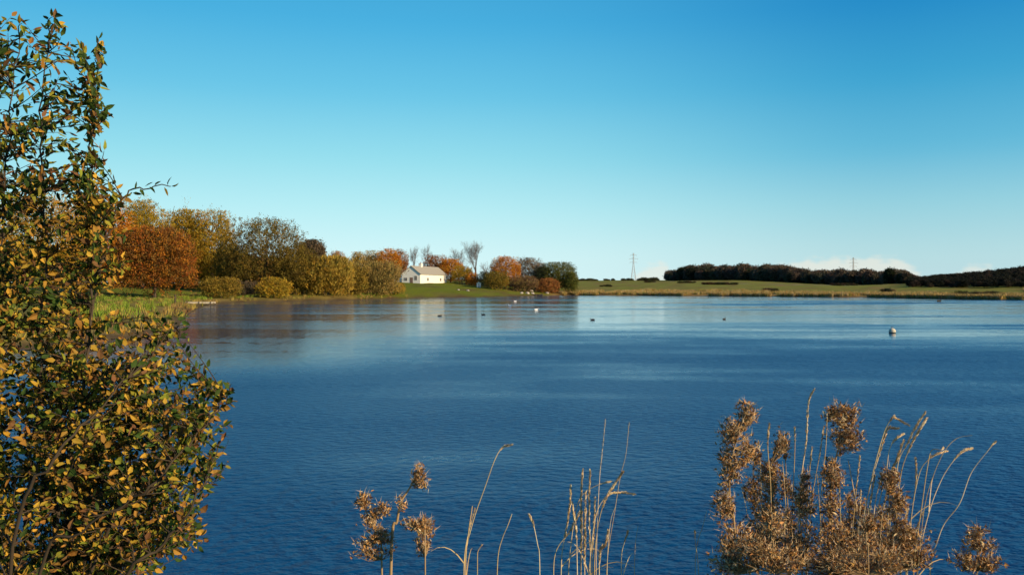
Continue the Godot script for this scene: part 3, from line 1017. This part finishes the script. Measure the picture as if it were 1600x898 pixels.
func make_lake_things():
	# mooring buoy
	var d := EYE * F / (520.0 - HZ)
	var b := thing("mooring_buoy", "white round mooring buoy floating alone on the open water", "buoy", at(1395, 520, d))
	b.position.y = 0
	var r := 0.23
	var prof := []
	for i in 17:
		var a := -PI / 2 + PI * i / 16.0
		prof.append(Vector2(cos(a) * r, sin(a) * r + 0.1))
	var g := Geo.new()
	g.lathe(prof.slice(7), 20, Color.WHITE)
	show_mesh(g.mesh(), "float_ball", plain(lin(0.55, 0.5, 0.38), 0.6), b)
	g = Geo.new()
	g.lathe(prof.slice(0, 8), 20, Color.WHITE)
	show_mesh(g.mesh(), "weedy_underside", plain(lin(0.04, 0.05, 0.03), 0.8), b)
	g = Geo.new()
	var ring := []
	for i in 9:
		ring.append(Vector3(cos(PI * i / 8.0) * 0.08, 0.51 + sin(PI * i / 8.0) * 0.09 - 0.17, 0))
	g.tube(ring, taper(9, 0.014, 0.014), 6, Color.WHITE)
	show_mesh(g.mesh(), "lifting_eye", plain(lin(0.1, 0.1, 0.1), 0.4), b)
	var white := lin(0.78, 0.77, 0.74)
	var dark := lin(0.03, 0.026, 0.022)
	var yel := lin(0.5, 0.25, 0.03)
	bird("white gull nearest the point's tip on the calm water", 838, 484, white, yel, 0.14, 0.55, 0.4)
	bird("white gull on calm water off the lawn, closer to shore", 797, 478, white, yel, 0.12, 0.6, 2.6)
	bird("white gull off the orange trees, hugging the shore", 805, 471, white, yel, 0.12, 0.6, 0.2)
	bird("dark duck on the pale reflection of the house", 687, 494, dark, yel, 0.12, 0.5, 0.3)
	bird("dark duck below the reflection of the bare trees", 755, 492, dark, yel, 0.12, 0.5, 2.9)
	bird("dark coot in mid lake beneath the far wood", 1132, 499, dark, white, 0.12, 0.5, 0.8)
	bird("dark coot in mid lake beneath the nearer pylon", 926, 500, dark, white, 0.1, 0.45, 3.0)
	bird("dark cormorant upright off the shore below the dark hillside", 1468, 471, dark, yel, 0.6, 1.1, 0.3)
	# landing stage on the left bank
	var wood := plain(lin(0.6, 0.52, 0.38), 0.85)
	var dk := plain(lin(0.08, 0.06, 0.04), 0.9)
	var jt := thing("landing_stage", "pale wooden landing stage jutting from the left bank", "jetty", at(313, 477, 140.0))
	jt.position.y = 0.0
	for i in 16:
		g = Geo.new()
		g.box(Vector3(-2.2 + i * 0.275, 0.56, -0.8), Vector3(-2.2 + i * 0.275 + 0.25, 0.62, 0.8), Color.WHITE)
		show_mesh(g.mesh(), "plank", wood, jt)
	for s in [-0.7, 0.7]:
		g = Geo.new()
		g.box(Vector3(-2.2, 0.36, s - 0.05), Vector3(2.2, 0.557, s + 0.05), Color.WHITE)
		show_mesh(g.mesh(), "beam", wood, jt)
		for x in [-1.9, 0.0, 1.9]:
			g = Geo.new()
			g.tube([Vector3(x, -1.4, s * 1.15), Vector3(x, 0.75, s * 1.15)], [0.07, 0.07], 8, Color.WHITE)
			show_mesh(g.mesh(), "post", dk, jt)
	g = Geo.new()
	g.tube([Vector3(0, -0.3, 0), Vector3(0.02, 1.0, 0), Vector3(0, 1.55, 0), Vector3(0, 1.58, 0)], [0.13, 0.12, 0.11, 0.01], 8, Color.WHITE)
	var post := show_mesh(g.mesh(), "wooden_post", dk, self)
	post.position = on_ground(273, 118)
	tag(post, "dark wooden post in the grass before the landing stage", "post")
	# rowing boat drawn up under the green tree
	var bt := thing("rowing_boat", "dark rowing boat at the shore under the point's trees", "boat", at(840, 461.5, 288.0))
	bt.position.y = -0.05
	bt.rotation.y = 0.25
	g = Geo.new()
	var secs := []
	for i in 9:
		var k := -1.0 + i * 0.25
		var wv := 0.62 * sqrt(maxf(1.0 - pow(absf(k), 2.6), 0.0)) + 0.02
		var sh := 0.5 + 0.14 * k * k
		secs.append([Vector3(k * 1.9, sh, -wv), Vector3(k * 1.75, 0.05 + 0.1 * k * k, -wv * 0.55), Vector3(k * 1.75, 0.05 + 0.1 * k * k, wv * 0.55), Vector3(k * 1.9, sh, wv)])
	for i in 8:
		for j in 3:
			g.quad(secs[i][j], secs[i + 1][j], secs[i + 1][j + 1], secs[i][j + 1], Color.WHITE)
	var hm := plain(lin(0.03, 0.03, 0.035), 0.5)
	hm.cull_mode = BaseMaterial3D.CULL_DISABLED
	show_mesh(g.mesh(), "hull", hm, bt)
	for x in [-0.7, 0.5]:
		g = Geo.new()
		g.box(Vector3(x, 0.36, -0.55), Vector3(x + 0.24, 0.4, 0.55), Color.WHITE)
		show_mesh(g.mesh(), "thwart", wood, bt)
	# pale boulders on the lawn's shore and lawn
	var stone := plain(lin(0.4, 0.36, 0.32), 0.9)
	var k := 0
	var says := ["pale boulder farthest from the boat on the point's shore", "pink grey boulder second along the point's shore", "flat pale boulder midway along the point's shore", "tall pale boulder just before the rowing boat", "pale boulder past the rowing boat under the green tree", "pale stone alone in the middle of the lawn", "larger pale stone on the lawn below the gold tree"]
	for q in [[815, 284, 0.5], [824, 287, 0.6], [832, 290, 0.55], [829, 297, 0.7], [855, 296, 0.6], [716, 258, 0.32], [731, 262, 0.42]]:
		var sm := Geo.new()
		var rows := 6
		var cols := 9
		var sd := rf(0, 99)
		var pt := func(i: int, j: int) -> Vector3:
			var la := -PI / 2 + PI * i / rows
			var lo := TAU * (j % cols) / cols
			var u := Vector3(cos(la) * cos(lo), sin(la), cos(la) * sin(lo))
			return Vector3(u.x * 1.25, u.y * 0.75, u.z) * q[2] * (1.0 + 0.35 * rough.get_noise_3d(u.x * 1.3 + sd, u.y * 1.3, u.z * 1.3))
		for i in rows:
			for j in cols:
				sm.quad(pt.call(i, j), pt.call(i, j + 1), pt.call(i + 1, j + 1), pt.call(i + 1, j), Color.WHITE)
		var o := show_mesh(sm.mesh(), "boulder", stone, self)
		o.position = on_ground(q[0], q[1]) + Vector3(0, q[2] * 0.3, 0)
		tag(o, says[k], "boulder", "pale boulders by the lawn")
		k += 1

# ------------------------------------------------------------------ the near shrub
func make_shrub():
	var root_px := 20.0
	var base := on_ground(root_px, 4.2)
	var o := thing("tall_shrub", "tall leafy shrub with green and yellow autumn leaves on the near bank", "shrub", base)
	var stem_col := lin(0.065, 0.05, 0.035)
	var nodes := []      # points of the main stems that twigs may start from
	var mains := [
		[[20, 4.2], [40, 800, 4.1], [62, 560, 4.1], [70, 330, 4.2], [62, 150, 4.2], [85, 32, 4.2]],
		[[30, 4.2], [90, 800, 4.0], [128, 600, 4.0], [146, 420, 4.1], [140, 230, 4.2], [153, 62, 4.3]],
		[[45, 4.2], [150, 860, 3.9], [235, 760, 3.8], [300, 690, 3.9], [352, 622, 4.0]],
		[[35, 4.2], [110, 760, 4.2], [190, 620, 4.3], [250, 540, 4.4], [292, 488, 4.5]],
		[[60, 4.2], [180, 930, 3.8], [255, 850, 3.8], [310, 770, 3.8], [345, 690, 3.9]],
		[[0, 4.2], [-20, 760, 4.0], [-10, 500, 4.0], [10, 250, 4.0], [30, 60, 4.1]],
		[[10, 4.2], [20, 850, 3.6], [80, 720, 3.5], [150, 640, 3.6], [200, 590, 3.7]],
		[[-20, 4.2], [-60, 700, 4.2], [-60, 400, 4.3], [-50, 120, 4.4]],
		[[30, 4.2], [60, 900, 3.6], [130, 830, 3.5], [210, 780, 3.5]],
		[[40, 4.2], [100, 700, 4.4], [150, 450, 4.5], [178, 330, 4.5], [215, 295, 4.5], [266, 291, 4.5]],
	]
	for m in mains:
		var pts := []
		pts.append(on_ground(m[0][0], m[0][1] + rf(-0.2, 0.2)) - base - Vector3(0, 0.1, 0))
		for i in range(1, m.size()):
			pts.append(at(m[i][0], m[i][1], m[i][2]) - base)
		var sp := smooth_path(pts, 6)
		for i in sp.size():
			if i > 0 and i < sp.size() - 1:
				sp[i] += rdir() * 0.012
		var g := Geo.new()
		g.tube(sp, taper(sp.size(), 0.010, 0.0022), 6, stem_col)
		show_mesh(g.mesh(), "stem", bark_mat, o)
		for i in range(4, sp.size()):
			nodes.append(sp[i])
	# twig tips, thick low down and open towards the top
	var zones := [
		[-70, 24, 100, 290, 125], [100, 70, 168, 290, 62], [-70, 270, 155, 440, 300], [130, 300, 200, 440, 40],
		[-70, 440, 125, 570, 270], [125, 490, 292, 575, 80], [-70, 560, 240, 900, 1250], [235, 570, 318, 850, 230], [305, 596, 364, 750, 36], [-70, 880, 260, 1010, 90]]
	var twigs := Geo.new()
	var leaves := []
	var tip_nodes := []
	for zn in zones:
		for i in zn[4]:
			var px := rf(zn[0], zn[2])
			var py := rf(zn[1], zn[3])
			var d := rf(3.75, 4.8)
			var t := at(px, py, d) - base
			var best := 1e9
			var from := Vector3.ZERO
			for q in nodes:
				var dd: float = (t - q).length_squared() + (0.5 if q.y > t.y - 0.03 else 0.0)
				if dd < best and (t - q).length_squared() > 0.006:
					best = dd
					from = q
			if t.distance_to(from) > 0.75:
				t = from + (t - from).normalized() * 0.75
			var mid := from.lerp(t, 0.5) + Vector3(rf(-0.02, 0.02), rf(-0.03, 0.02), rf(-0.02, 0.02))
			var tp := smooth_path([from, mid, t], 4)
			twigs.tube(tp, taper(tp.size(), 0.0035, 0.001), 4, stem_col)
			tip_nodes.append([tp, py, px])
	# long twigs along the stem ends carry leaves too
	for m in mains:
		var pts := []
		for i in range(maxi(2, m.size() - 3), m.size()):
			pts.append(at(m[i][0], m[i][1], m[i][2]) - base)
		if pts.size() > 1:
			tip_nodes.append([smooth_path(pts, 10), m[-1][1], m[-1][0]])
	for tn in tip_nodes:
		var tp: Array = tn[0]
		var length := 0.0
		for i in tp.size() - 1:
			length += tp[i].distance_to(tp[i + 1])
		var n := int(clampf(length / 0.026, 5, 22))
		var side := 1.0
		var high: bool = tn[1] < 300
		for j in n:
			if rng.randf() < 0.12:
				continue
			var f := 0.12 + 0.88 * (j + 1.0) / n
			var fi := f * (tp.size() - 1)
			var i0 := mini(int(fi), tp.size() - 2)
			var p: Vector3 = tp[i0].lerp(tp[i0 + 1], fi - i0)
			var along: Vector3 = (tp[i0 + 1] - tp[i0]).normalized()
			side = -side
			var sv := along.cross(Vector3(rf(-0.5, 0.5), rf(-0.3, 0.3), 1.0)).normalized() * side
			var dir := (along * rf(0.3, 0.9) + sv * rf(0.6, 1.1) + rdir() * 0.45 - Vector3(0, 0.12, 0)).normalized()
			if j == n - 1:
				dir = (along + rdir() * 0.25).normalized()
			var nor := (Vector3(0.35, 0.75, 0.35) + rdir() * 0.85).normalized()
			if absf(nor.dot(dir)) > 0.9:
				nor = (nor + sv).normalized()
			var l := rf(0.044, 0.064) if high else rf(0.024, 0.056)
			var x := rng.randf()
			var yellow := 0.22 if high else (0.5 if tn[2] < 245 else 0.24)
			var col: Color
			if x < yellow * 0.55:
				col = lin(0.38, 0.235, 0.03)
			elif x < yellow:
				col = lin(0.27, 0.145, 0.028)
			elif x < yellow + 0.12:
				col = lin(0.15, 0.075, 0.03)
			elif x < yellow + 0.32:
				col = lin(0.19, 0.19, 0.022)
			else:
				col = lin(0.035, 0.062, 0.012)
			leaves.append([p, dir, nor, l, l * (rf(0.32, 0.46) if high else rf(0.4, 0.64)), rf(0.05, 0.5), rf(-0.15, 0.5), vary(col, 0.3)])
	var tw := show_mesh(twigs.mesh(), "twigs", bark_mat, o)
	tw.set_meta("kind", "stuff")
	# the leaves nearest the eye are pieces of their own, the rest one mass
	var eye := Vector3(0, EYE, 0) - base
	var inside := func(a: Array) -> bool:
		var q: Vector3 = a[0] + base
		var px := 800.0 - q.x / q.z * F
		var py := HZ + (EYE - q.y) / -q.z * F
		return px > 5 and px < 380 and py > 10 and py < 890
	leaves.sort_custom(func(a, b): return a[0].distance_to(eye) / a[3] < b[0].distance_to(eye) / b[3])
	var alone := 0
	var mass := Geo.new()
	for a in leaves:
		if alone < 300 and inside.call(a):
			var g := Geo.new()
			g.leaf(Vector3.ZERO, a[1], a[2], a[3], a[4], a[5], a[6], a[7])
			var lf := show_mesh(g.mesh(), "leaf", foliage_mat, o)
			lf.position = a[0]
			alone += 1
		else:
			mass.leaf(a[0], a[1], a[2], a[3], a[4], a[5], a[6], a[7])
	var ms := show_mesh(mass.mesh(), "leaves", foliage_mat, o)
	ms.set_meta("kind", "stuff")
	print("shrub leaves ", leaves.size())

# ------------------------------------------------------------------ dead weeds and grasses on the near bank
const SEED := [[0.46, 0.27, 0.11], [0.34, 0.17, 0.055], [0.58, 0.42, 0.23], [0.20, 0.10, 0.04], [0.44, 0.23, 0.07], [0.11, 0.06, 0.03], [0.26, 0.12, 0.04]]

func seed_col() -> Color:
	var a: Array = SEED[rng.randi() % SEED.size()]
	return vary(Color(a[0], a[1], a[2]), 0.2)

func weed(label: String, stem: Array, d: float, thick: float, tufts: Array):
	# stem: photo points from the top down; tufts: [x, y, rx, ry, count] patches of withered heads that the stem's side branches carry
	var low := on_ground(stem[-1][0] + (stem[-1][0] - stem[0][0]) * 0.12, d)
	var o := thing("dead_weed", label, "weed", low, "withered weeds on the near bank")
	var pts := [Vector3(0, -0.05, 0)]
	for i in range(stem.size() - 1, -1, -1):
		pts.append(at(stem[i][0], stem[i][1], d + rf(-0.05, 0.05)) - low)
	var sp := smooth_path(pts, 6)
	var g := Geo.new()
	g.tube(sp, taper(sp.size(), thick, thick * 0.4), 6, lin(0.36, 0.25, 0.13))
	show_mesh(g.mesh(), "stem", dry_mat, o)
	var br := Geo.new()
	var hd := Geo.new()
	for t in tufts:
		var mid := at(t[0], t[1], d) - low
		var rx: float = t[2] / F * d
		var ry: float = t[3] / F * d
		var sprigs := int(maxf(5, t[4] / 2.3))
		for i in sprigs:
			var u := rdir() * pow(rng.randf(), 0.45)
			var q := mid + Vector3(u.x * rx, u.y * ry, u.z * minf(rx, ry) * 1.1)
			# start on the stem, somewhat below
			var best := 1e9
			var from: Vector3 = sp[0]
			for s in sp:
				var dd: float = (s - q).length_squared() + (0.02 if s.y > q.y else 0.0)
				if dd < best:
					best = dd
					from = s
			br.tube([from, from.lerp(q, 0.5) - Vector3(0, rf(0.0, 0.02), 0), q], [0.0022, 0.0016, 0.0008], 3, lin(0.3, 0.2, 0.1))
			# withered curled leaves and seed tufts along the sprig's outer part
			for j in 9:
				var p := from.lerp(q, rf(0.5, 1.12)) + rdir() * rf(0.003, 0.022)
				var dir := (rdir() + (q - from).normalized() * 0.6 + Vector3(0, 0.25, 0)).normalized()
				var l := rf(0.007, 0.025)
				var col := seed_col()
				if rng.randf() < 0.42:
					var b := dir.cross(rdir()).normalized() * 0.0012
					hd.tri(p - b, p + (dir + Vector3(0, 0.3, 0)) * rf(0.018, 0.04), p + b, vary(lin(0.62, 0.46, 0.27), 0.2))
				elif rng.randf() < 0.35:
					hd.leaf(p, dir, rdir(), l * 1.3, l * rf(0.25, 0.5), rf(0.2, 0.5), rf(-0.3, 0.6), col)
				else:
					var s := dir.cross(rdir()).normalized()
					for k in 3:
						var a := s.rotated(dir, k * 2.1) * l * 0.32
						hd.tri(p - a * 0.3, p + dir * l * rf(0.6, 1.0) + a, p + s.rotated(dir, k * 2.1 + 0.9) * l * 0.3, col)
	var bo := show_mesh(br.mesh(), "side_branches", dry_mat, o)
	bo.set_meta("kind", "stuff")
	var ho := show_mesh(hd.mesh(), "withered_heads", dry_mat, o)
	ho.set_meta("kind", "stuff")

func make_weeds():
	weed("tallest curved brown weed at the big clump's lake side", [[1172, 632], [1150, 690], [1140, 760], [1150, 870]], 3.9, 0.006,
		[[1168, 648, 17, 24, 120], [1140, 676, 24, 26, 150], [1140, 730, 22, 34, 170], [1172, 705, 14, 30, 80], [1128, 790, 22, 28, 130], [1150, 845, 36, 34, 240]])
	weed("round headed brown weed next to the tallest curved one", [[1205, 725], [1208, 780], [1214, 880]], 4.0, 0.005,
		[[1203, 745, 24, 26, 180], [1200, 790, 22, 30, 150], [1224, 690, 10, 20, 60], [1205, 850, 40, 32, 220]])
	weed("weed with large ragged head standing highest in the clump's middle", [[1318, 632], [1312, 690], [1300, 760], [1296, 880]], 4.0, 0.006,
		[[1305, 645, 20, 22, 110], [1332, 650, 16, 24, 80], [1318, 682, 24, 26, 150], [1335, 690, 14, 24, 60], [1300, 730, 10, 16, 40]])
	weed("bushy brown weed below the large ragged head", [[1300, 735], [1298, 790], [1302, 885]], 3.8, 0.005,
		[[1300, 745, 20, 20, 130], [1300, 790, 16, 26, 120], [1300, 850, 44, 34, 260]])
	weed("light brown weed between the round headed and the bushy one", [[1252, 750], [1250, 800], [1254, 885]], 3.9, 0.005,
		[[1256, 785, 18, 28, 160], [1250, 845, 30, 34, 200], [1262, 745, 10, 14, 40]])
	weed("drooping brown weed at the foot of the tall grasses", [[1392, 735], [1398, 790], [1408, 890]], 3.8, 0.005,
		[[1390, 750, 18, 24, 120], [1404, 790, 18, 30, 150], [1412, 840, 28, 34, 200], [1370, 860, 30, 26, 150], [1440, 868, 26, 22, 110]])
	weed("slim brown weed leaning between the curved and round headed ones", [[1180, 700], [1178, 770], [1186, 885]], 4.15, 0.004,
		[[1180, 712, 12, 20, 60], [1176, 770, 18, 30, 110], [1186, 830, 26, 34, 150]])
	weed("broad rusty weed filling the clump behind the bushy one", [[1330, 770], [1328, 820], [1330, 890]], 4.2, 0.005,
		[[1336, 790, 22, 26, 120], [1326, 835, 34, 34, 190], [1362, 825, 20, 30, 110]])
	weed("narrow brown weed with small head beside the tall pale grass", [[1226, 690], [1230, 760], [1234, 885]], 4.2, 0.004,
		[[1226, 700, 9, 18, 50], [1230, 760, 14, 26, 70], [1232, 820, 24, 30, 140]])
	weed("rusty weed sprawling under the sheaf of straw grasses", [[1378, 800], [1376, 840], [1380, 895]], 4.1, 0.004,
		[[1380, 815, 20, 22, 100], [1384, 852, 34, 26, 170], [1436, 840, 20, 22, 80]])
	weed("tan weed fanning out at the foot of the round headed one", [[1208, 800], [1206, 840], [1210, 895]], 3.6, 0.004,
		[[1208, 815, 20, 24, 90], [1190, 868, 36, 26, 130], [1240, 876, 36, 24, 120]])
	weed("tan weed fanning out at the foot of the rusty one", [[1356, 805], [1354, 850], [1358, 898]], 3.6, 0.004,
		[[1356, 822, 16, 20, 70], [1320, 878, 40, 22, 130], [1396, 876, 40, 24, 130]])
	weed("low tangled weed in the clump's lake side corner", [[1170, 850], [1172, 895]], 3.7, 0.004, [[1178, 862, 50, 26, 200], [1130, 880, 30, 20, 90]])
	weed("low tangled weed beneath the ragged head", [[1340, 840], [1342, 895]], 3.7, 0.004, [[1340, 868, 46, 26, 220], [1270, 880, 40, 22, 150]])
	weed("small brown weed standing apart at the frame's corner", [[1530, 825], [1528, 890]], 3.8, 0.004, [[1530, 845, 22, 26, 130], [1512, 875, 26, 20, 110], [1548, 875, 20, 20, 80]])
	weed("thick stalked weed forking to one high brown head", [[654, 735], [640, 762], [626, 785], [620, 815], [611, 868]], 3.9, 0.008,
		[[654, 740, 10, 16, 60], [660, 757, 8, 12, 36], [626, 788, 8, 18, 24]])
	weed("crumpled brown weed on the outer side of the forked stalk", [[566, 772], [572, 800], [590, 830], [596, 875]], 3.9, 0.005,
		[[566, 782, 13, 15, 70], [576, 812, 14, 14, 50], [600, 796, 10, 12, 40], [590, 832, 15, 18, 70], [568, 856, 22, 18, 80], [605, 850, 12, 14, 36]])
	weed("golden brown weed with pointed base beside the forked stalk", [[660, 812], [662, 838], [664, 870]], 3.8, 0.004,
		[[650, 818, 20, 10, 60], [664, 826, 14, 18, 90], [660, 850, 10, 16, 50]])

func stalk(o: Node3D, pts_px: Array, d: float, head: float, bushy: float, r := 0.0022):
	# one dry stalk; pts_px run from the tip down; head: share of the length that carries seed
	var base := o.position
	var low: Vector3 = Vector3.ZERO
	var tail: Array = pts_px[-1]
	var pre: Array = pts_px[-2]
	var drop := at(tail[0] + clampf(tail[0] - pre[0], -14.0, 14.0) * 2.0, tail[1], d) - base
	low = Vector3(drop.x, -0.05, drop.z)
	var pts := [low]
	var tip0 := at(tail[0], tail[1], d) - base
	pts.append(low.lerp(tip0, 0.45))
	pts.append(low.lerp(tip0, 0.85))
	for i in range(pts_px.size() - 1, -1, -1):
		pts.append(at(pts_px[i][0], pts_px[i][1], d) - base + Vector3(0, 0, rf(-0.02, 0.02)))
	var sp := smooth_path(pts, 7)
	var g := Geo.new()
	var straw := vary([lin(0.66, 0.54, 0.34), lin(0.58, 0.45, 0.26), lin(0.50, 0.36, 0.17)][rng.randi() % 3], 0.15)
	g.tube(sp, taper(sp.size(), r * 1.25, r * 0.7), 5, straw)
	show_mesh(g.mesh(), "stalk", dry_mat, o)
	if head > 0.0:
		var hd := Geo.new()
		var n := sp.size()
		var k0 := int(n * (1.0 - head))
		for i in range(k0, n - 1):
			for j in int(14 * bushy):
				var p: Vector3 = sp[i].lerp(sp[i + 1], rng.randf())
				var f := float(i - k0) / maxf(n - 1 - k0, 1)
				var along: Vector3 = (sp[i + 1] - sp[i]).normalized()
				var dir := (along * 2.0 + rdir() * 0.6).normalized()
				var l := rf(0.011, 0.024) * bushy * (1.15 - 0.6 * absf(f - 0.4))
				hd.leaf(p, dir, rdir(), l, l * 0.3, 0.2, 0.1, vary(lin(0.68, 0.55, 0.36) if rng.randf() < 0.6 else lin(0.48, 0.34, 0.17), 0.2))
		var h := show_mesh(hd.mesh(), "seed_head", dry_mat, o)
		h.set_meta("kind", "stuff")
	if rng.randf() < 0.3:
		# a long dry blade leaving the stalk
		var lf := Geo.new()
		var i0 := int(sp.size() * rf(0.3, 0.5))
		var p: Vector3 = sp[i0]
		var t := rf(-1, 1)
		var out := Vector3(t, 0.4, rf(-0.4, 0.4)).normalized()
		var prev := p
		var w := Vector3(0.2, 0.1, 1).cross(out).normalized() * 0.0025
		for k in 5:
			var q := prev + (out * 0.045 + Vector3(0, 0.02 - 0.014 * k, 0))
			lf.quad(prev - w, q - w * 0.9, q + w * 0.9, prev + w, straw)
			prev = q
			w *= 0.85
		show_mesh(lf.mesh(), "blade", dry_mat, o)

func grass_tuft(label: String, px: float, d: float, stalks: Array):
	var o := thing("dry_grass", label, "grass tuft", on_ground(px, d), "dry grasses on the near bank")
	for s in stalks:
		stalk(o, s[0], d + rf(-0.12, 0.12), s[1], s[2], s[3] if s.size() > 3 else 0.0022)

func make_grasses():
	grass_tuft("single arching grass with a pale drooping seed head", 730, 3.9, [
		[[[797, 695], [783, 702], [772, 720], [758, 760], [740, 812], [727, 866]], 0.16, 1.0],
		[[[742, 795], [734, 825], [726, 866]], 0.25, 0.7], [[[738, 790], [732, 830], [728, 866]], 0.0, 1.0, 0.003]])
	grass_tuft("short thin grass between the arching grass and the straw clump", 790, 4.0, [
		[[[800, 803], [793, 820], [785, 840], [778, 870]], 0.0, 0.6], [[[752, 852], [747, 860], [746, 872]], 0.1, 0.7]])
	grass_tuft("small bent grass blade beside the straw clump", 840, 3.9, [[[[828, 808], [834, 822], [840, 850], [843, 870]], 0.2, 0.9]])
	grass_tuft("clump of straw stalks in the middle of the bank", 915, 3.9, [
		[[[892, 762], [891, 785], [885, 830], [878, 866]], 0.4, 1.0], [[[910, 735], [908, 780], [909, 830], [908, 868]], 0.5, 1.1, 0.003],
		[[[922, 735], [921, 790], [922, 868]], 0.4, 1.0], [[[972, 737], [962, 755], [945, 780], [935, 820], [930, 868]], 0.35, 1.1],
		[[[988, 770], [970, 770], [950, 773], [932, 800], [922, 868]], 0.35, 1.0], [[[952, 752], [935, 756], [912, 772], [900, 800], [890, 866]], 0.15, 0.8],
		[[[946, 655], [942, 700], [938, 745], [934, 800], [932, 868]], 0.3, 0.5, 0.0016], [[[983, 660], [978, 710], [970, 745], [960, 800], [950, 868]], 0.1, 0.4, 0.0014],
		[[[905, 800], [890, 830], [868, 866]], 0.3, 1.0], [[[950, 832], [945, 850], [938, 868]], 0.5, 1.1], [[[930, 780], [928, 820], [926, 868]], 0.4, 1.0],
		[[[962, 790], [955, 815], [950, 868]], 0.0, 1.0, 0.0014], [[[895, 790], [900, 830], [902, 868]], 0.3, 1.0], [[[915, 770], [914, 820], [914, 868]], 0.5, 1.1]])
	grass_tuft("faint thin stems past the straw clump", 990, 4.1, [[[[980, 830], [976, 848], [972, 870]], 0.2, 0.9], [[[998, 822], [994, 845], [992, 870]], 0.0, 0.6, 0.0014]])
	grass_tuft("fine bent stems before the brown weed clump", 1090, 4.1, [[[[1106, 800], [1098, 825], [1092, 848], [1088, 880]], 0.0, 0.6, 0.0016], [[[1086, 830], [1088, 850], [1092, 880]], 0.15, 0.7, 0.0018]])
	grass_tuft("tall straight pale grass rising above all the weeds", 1252, 4.0, [
		[[[1272, 610], [1266, 632], [1260, 690], [1252, 760], [1246, 870]], 0.35, 0.9, 0.0032], [[[1202, 664], [1202, 700], [1203, 760], [1204, 870]], 0.18, 1.0],
		[[[1243, 670], [1244, 700], [1240, 760], [1238, 870]], 0.15, 0.8], [[[1288, 668], [1280, 710], [1270, 770], [1264, 870]], 0.2, 0.8],
		[[[1294, 650], [1292, 700], [1286, 780], [1280, 870]], 0.12, 0.7], [[[1327, 720], [1334, 760], [1340, 800], [1342, 870]], 0.0, 0.8, 0.003]])
	grass_tuft("sheaf of tall straw grasses leaning over the brown weeds", 1360, 3.9, [
		[[[1416, 662], [1404, 655], [1392, 652], [1384, 675], [1366, 730], [1356, 790], [1350, 870]], 0.28, 0.9], [[[1398, 668], [1390, 672], [1380, 690], [1366, 740], [1352, 800], [1345, 870]], 0.35, 1.1],
		[[[1443, 646], [1432, 662], [1420, 690], [1408, 722], [1396, 770], [1385, 870]], 0.3, 1.0], [[[1447, 656], [1438, 668], [1424, 696], [1412, 735], [1402, 790], [1395, 870]], 0.3, 1.0],
		[[[1414, 680], [1400, 688], [1392, 705], [1384, 740], [1372, 800], [1362, 870]], 0.2, 0.9], [[[1410, 690], [1402, 720], [1395, 740], [1390, 790], [1384, 870]], 0.3, 1.1],
		[[[1432, 718], [1430, 750], [1424, 790], [1418, 870]], 0.25, 0.9], [[[1380, 730], [1372, 780], [1362, 830], [1356, 870]], 0.0, 0.8, 0.0028],
		[[[1368, 745], [1360, 790], [1352, 830], [1350, 870]], 0.35, 1.0]])
	grass_tuft("pale straw stems threading through the middle of the weeds", 1280, 4.05, [
		[[[1222, 720], [1226, 770], [1230, 870]], 0.0, 0.8], [[[1268, 700], [1264, 770], [1262, 870]], 0.15, 0.8], [[[1276, 740], [1282, 800], [1284, 870]], 0.0, 0.8],
		[[[1312, 750], [1316, 800], [1318, 870]], 0.2, 0.8], [[[1160, 760], [1168, 810], [1172, 880]], 0.0, 0.8], [[[1348, 770], [1342, 820], [1338, 880]], 0.2, 0.9],
		[[[1232, 790], [1226, 830], [1222, 880]], 0.2, 0.9], [[[1372, 790], [1366, 830], [1364, 880]], 0.0, 0.8], [[[1185, 690], [1188, 750], [1190, 870]], 0.15, 0.9], [[[1345, 715], [1338, 770], [1332, 870]], 0.2, 0.9],
		[[[1392, 760], [1382, 810], [1376, 880]], 0.25, 0.9], [[[1255, 770], [1248, 820], [1244, 880]], 0.0, 0.8], [[[1442, 800], [1430, 840], [1422, 890]], 0.2, 0.8], [[[1420, 790], [1412, 830], [1408, 880]], 0.2, 0.8]])
	grass_tuft("arching grasses bowing away from the weeds over dark water", 1430, 3.8, [
		[[[1482, 706], [1466, 708], [1450, 718], [1440, 740], [1428, 790], [1420, 870]], 0.25, 1.0], [[[1520, 680], [1500, 686], [1480, 705], [1464, 740], [1448, 790], [1436, 870]], 0.0, 0.7, 0.0016],
		[[[1522, 702], [1506, 706], [1490, 720], [1474, 750], [1452, 800], [1436, 870]], 0.25, 1.0], [[[1474, 700], [1468, 702], [1460, 705], [1450, 730], [1440, 790], [1430, 870]], 0.12, 0.8]])
	grass_tuft("longest lone stem slanting out over the dark water", 1465, 3.9, [[[[1552, 690], [1540, 705], [1520, 740], [1498, 785], [1480, 820], [1466, 850], [1456, 880]], 0.08, 0.8, 0.0024]])
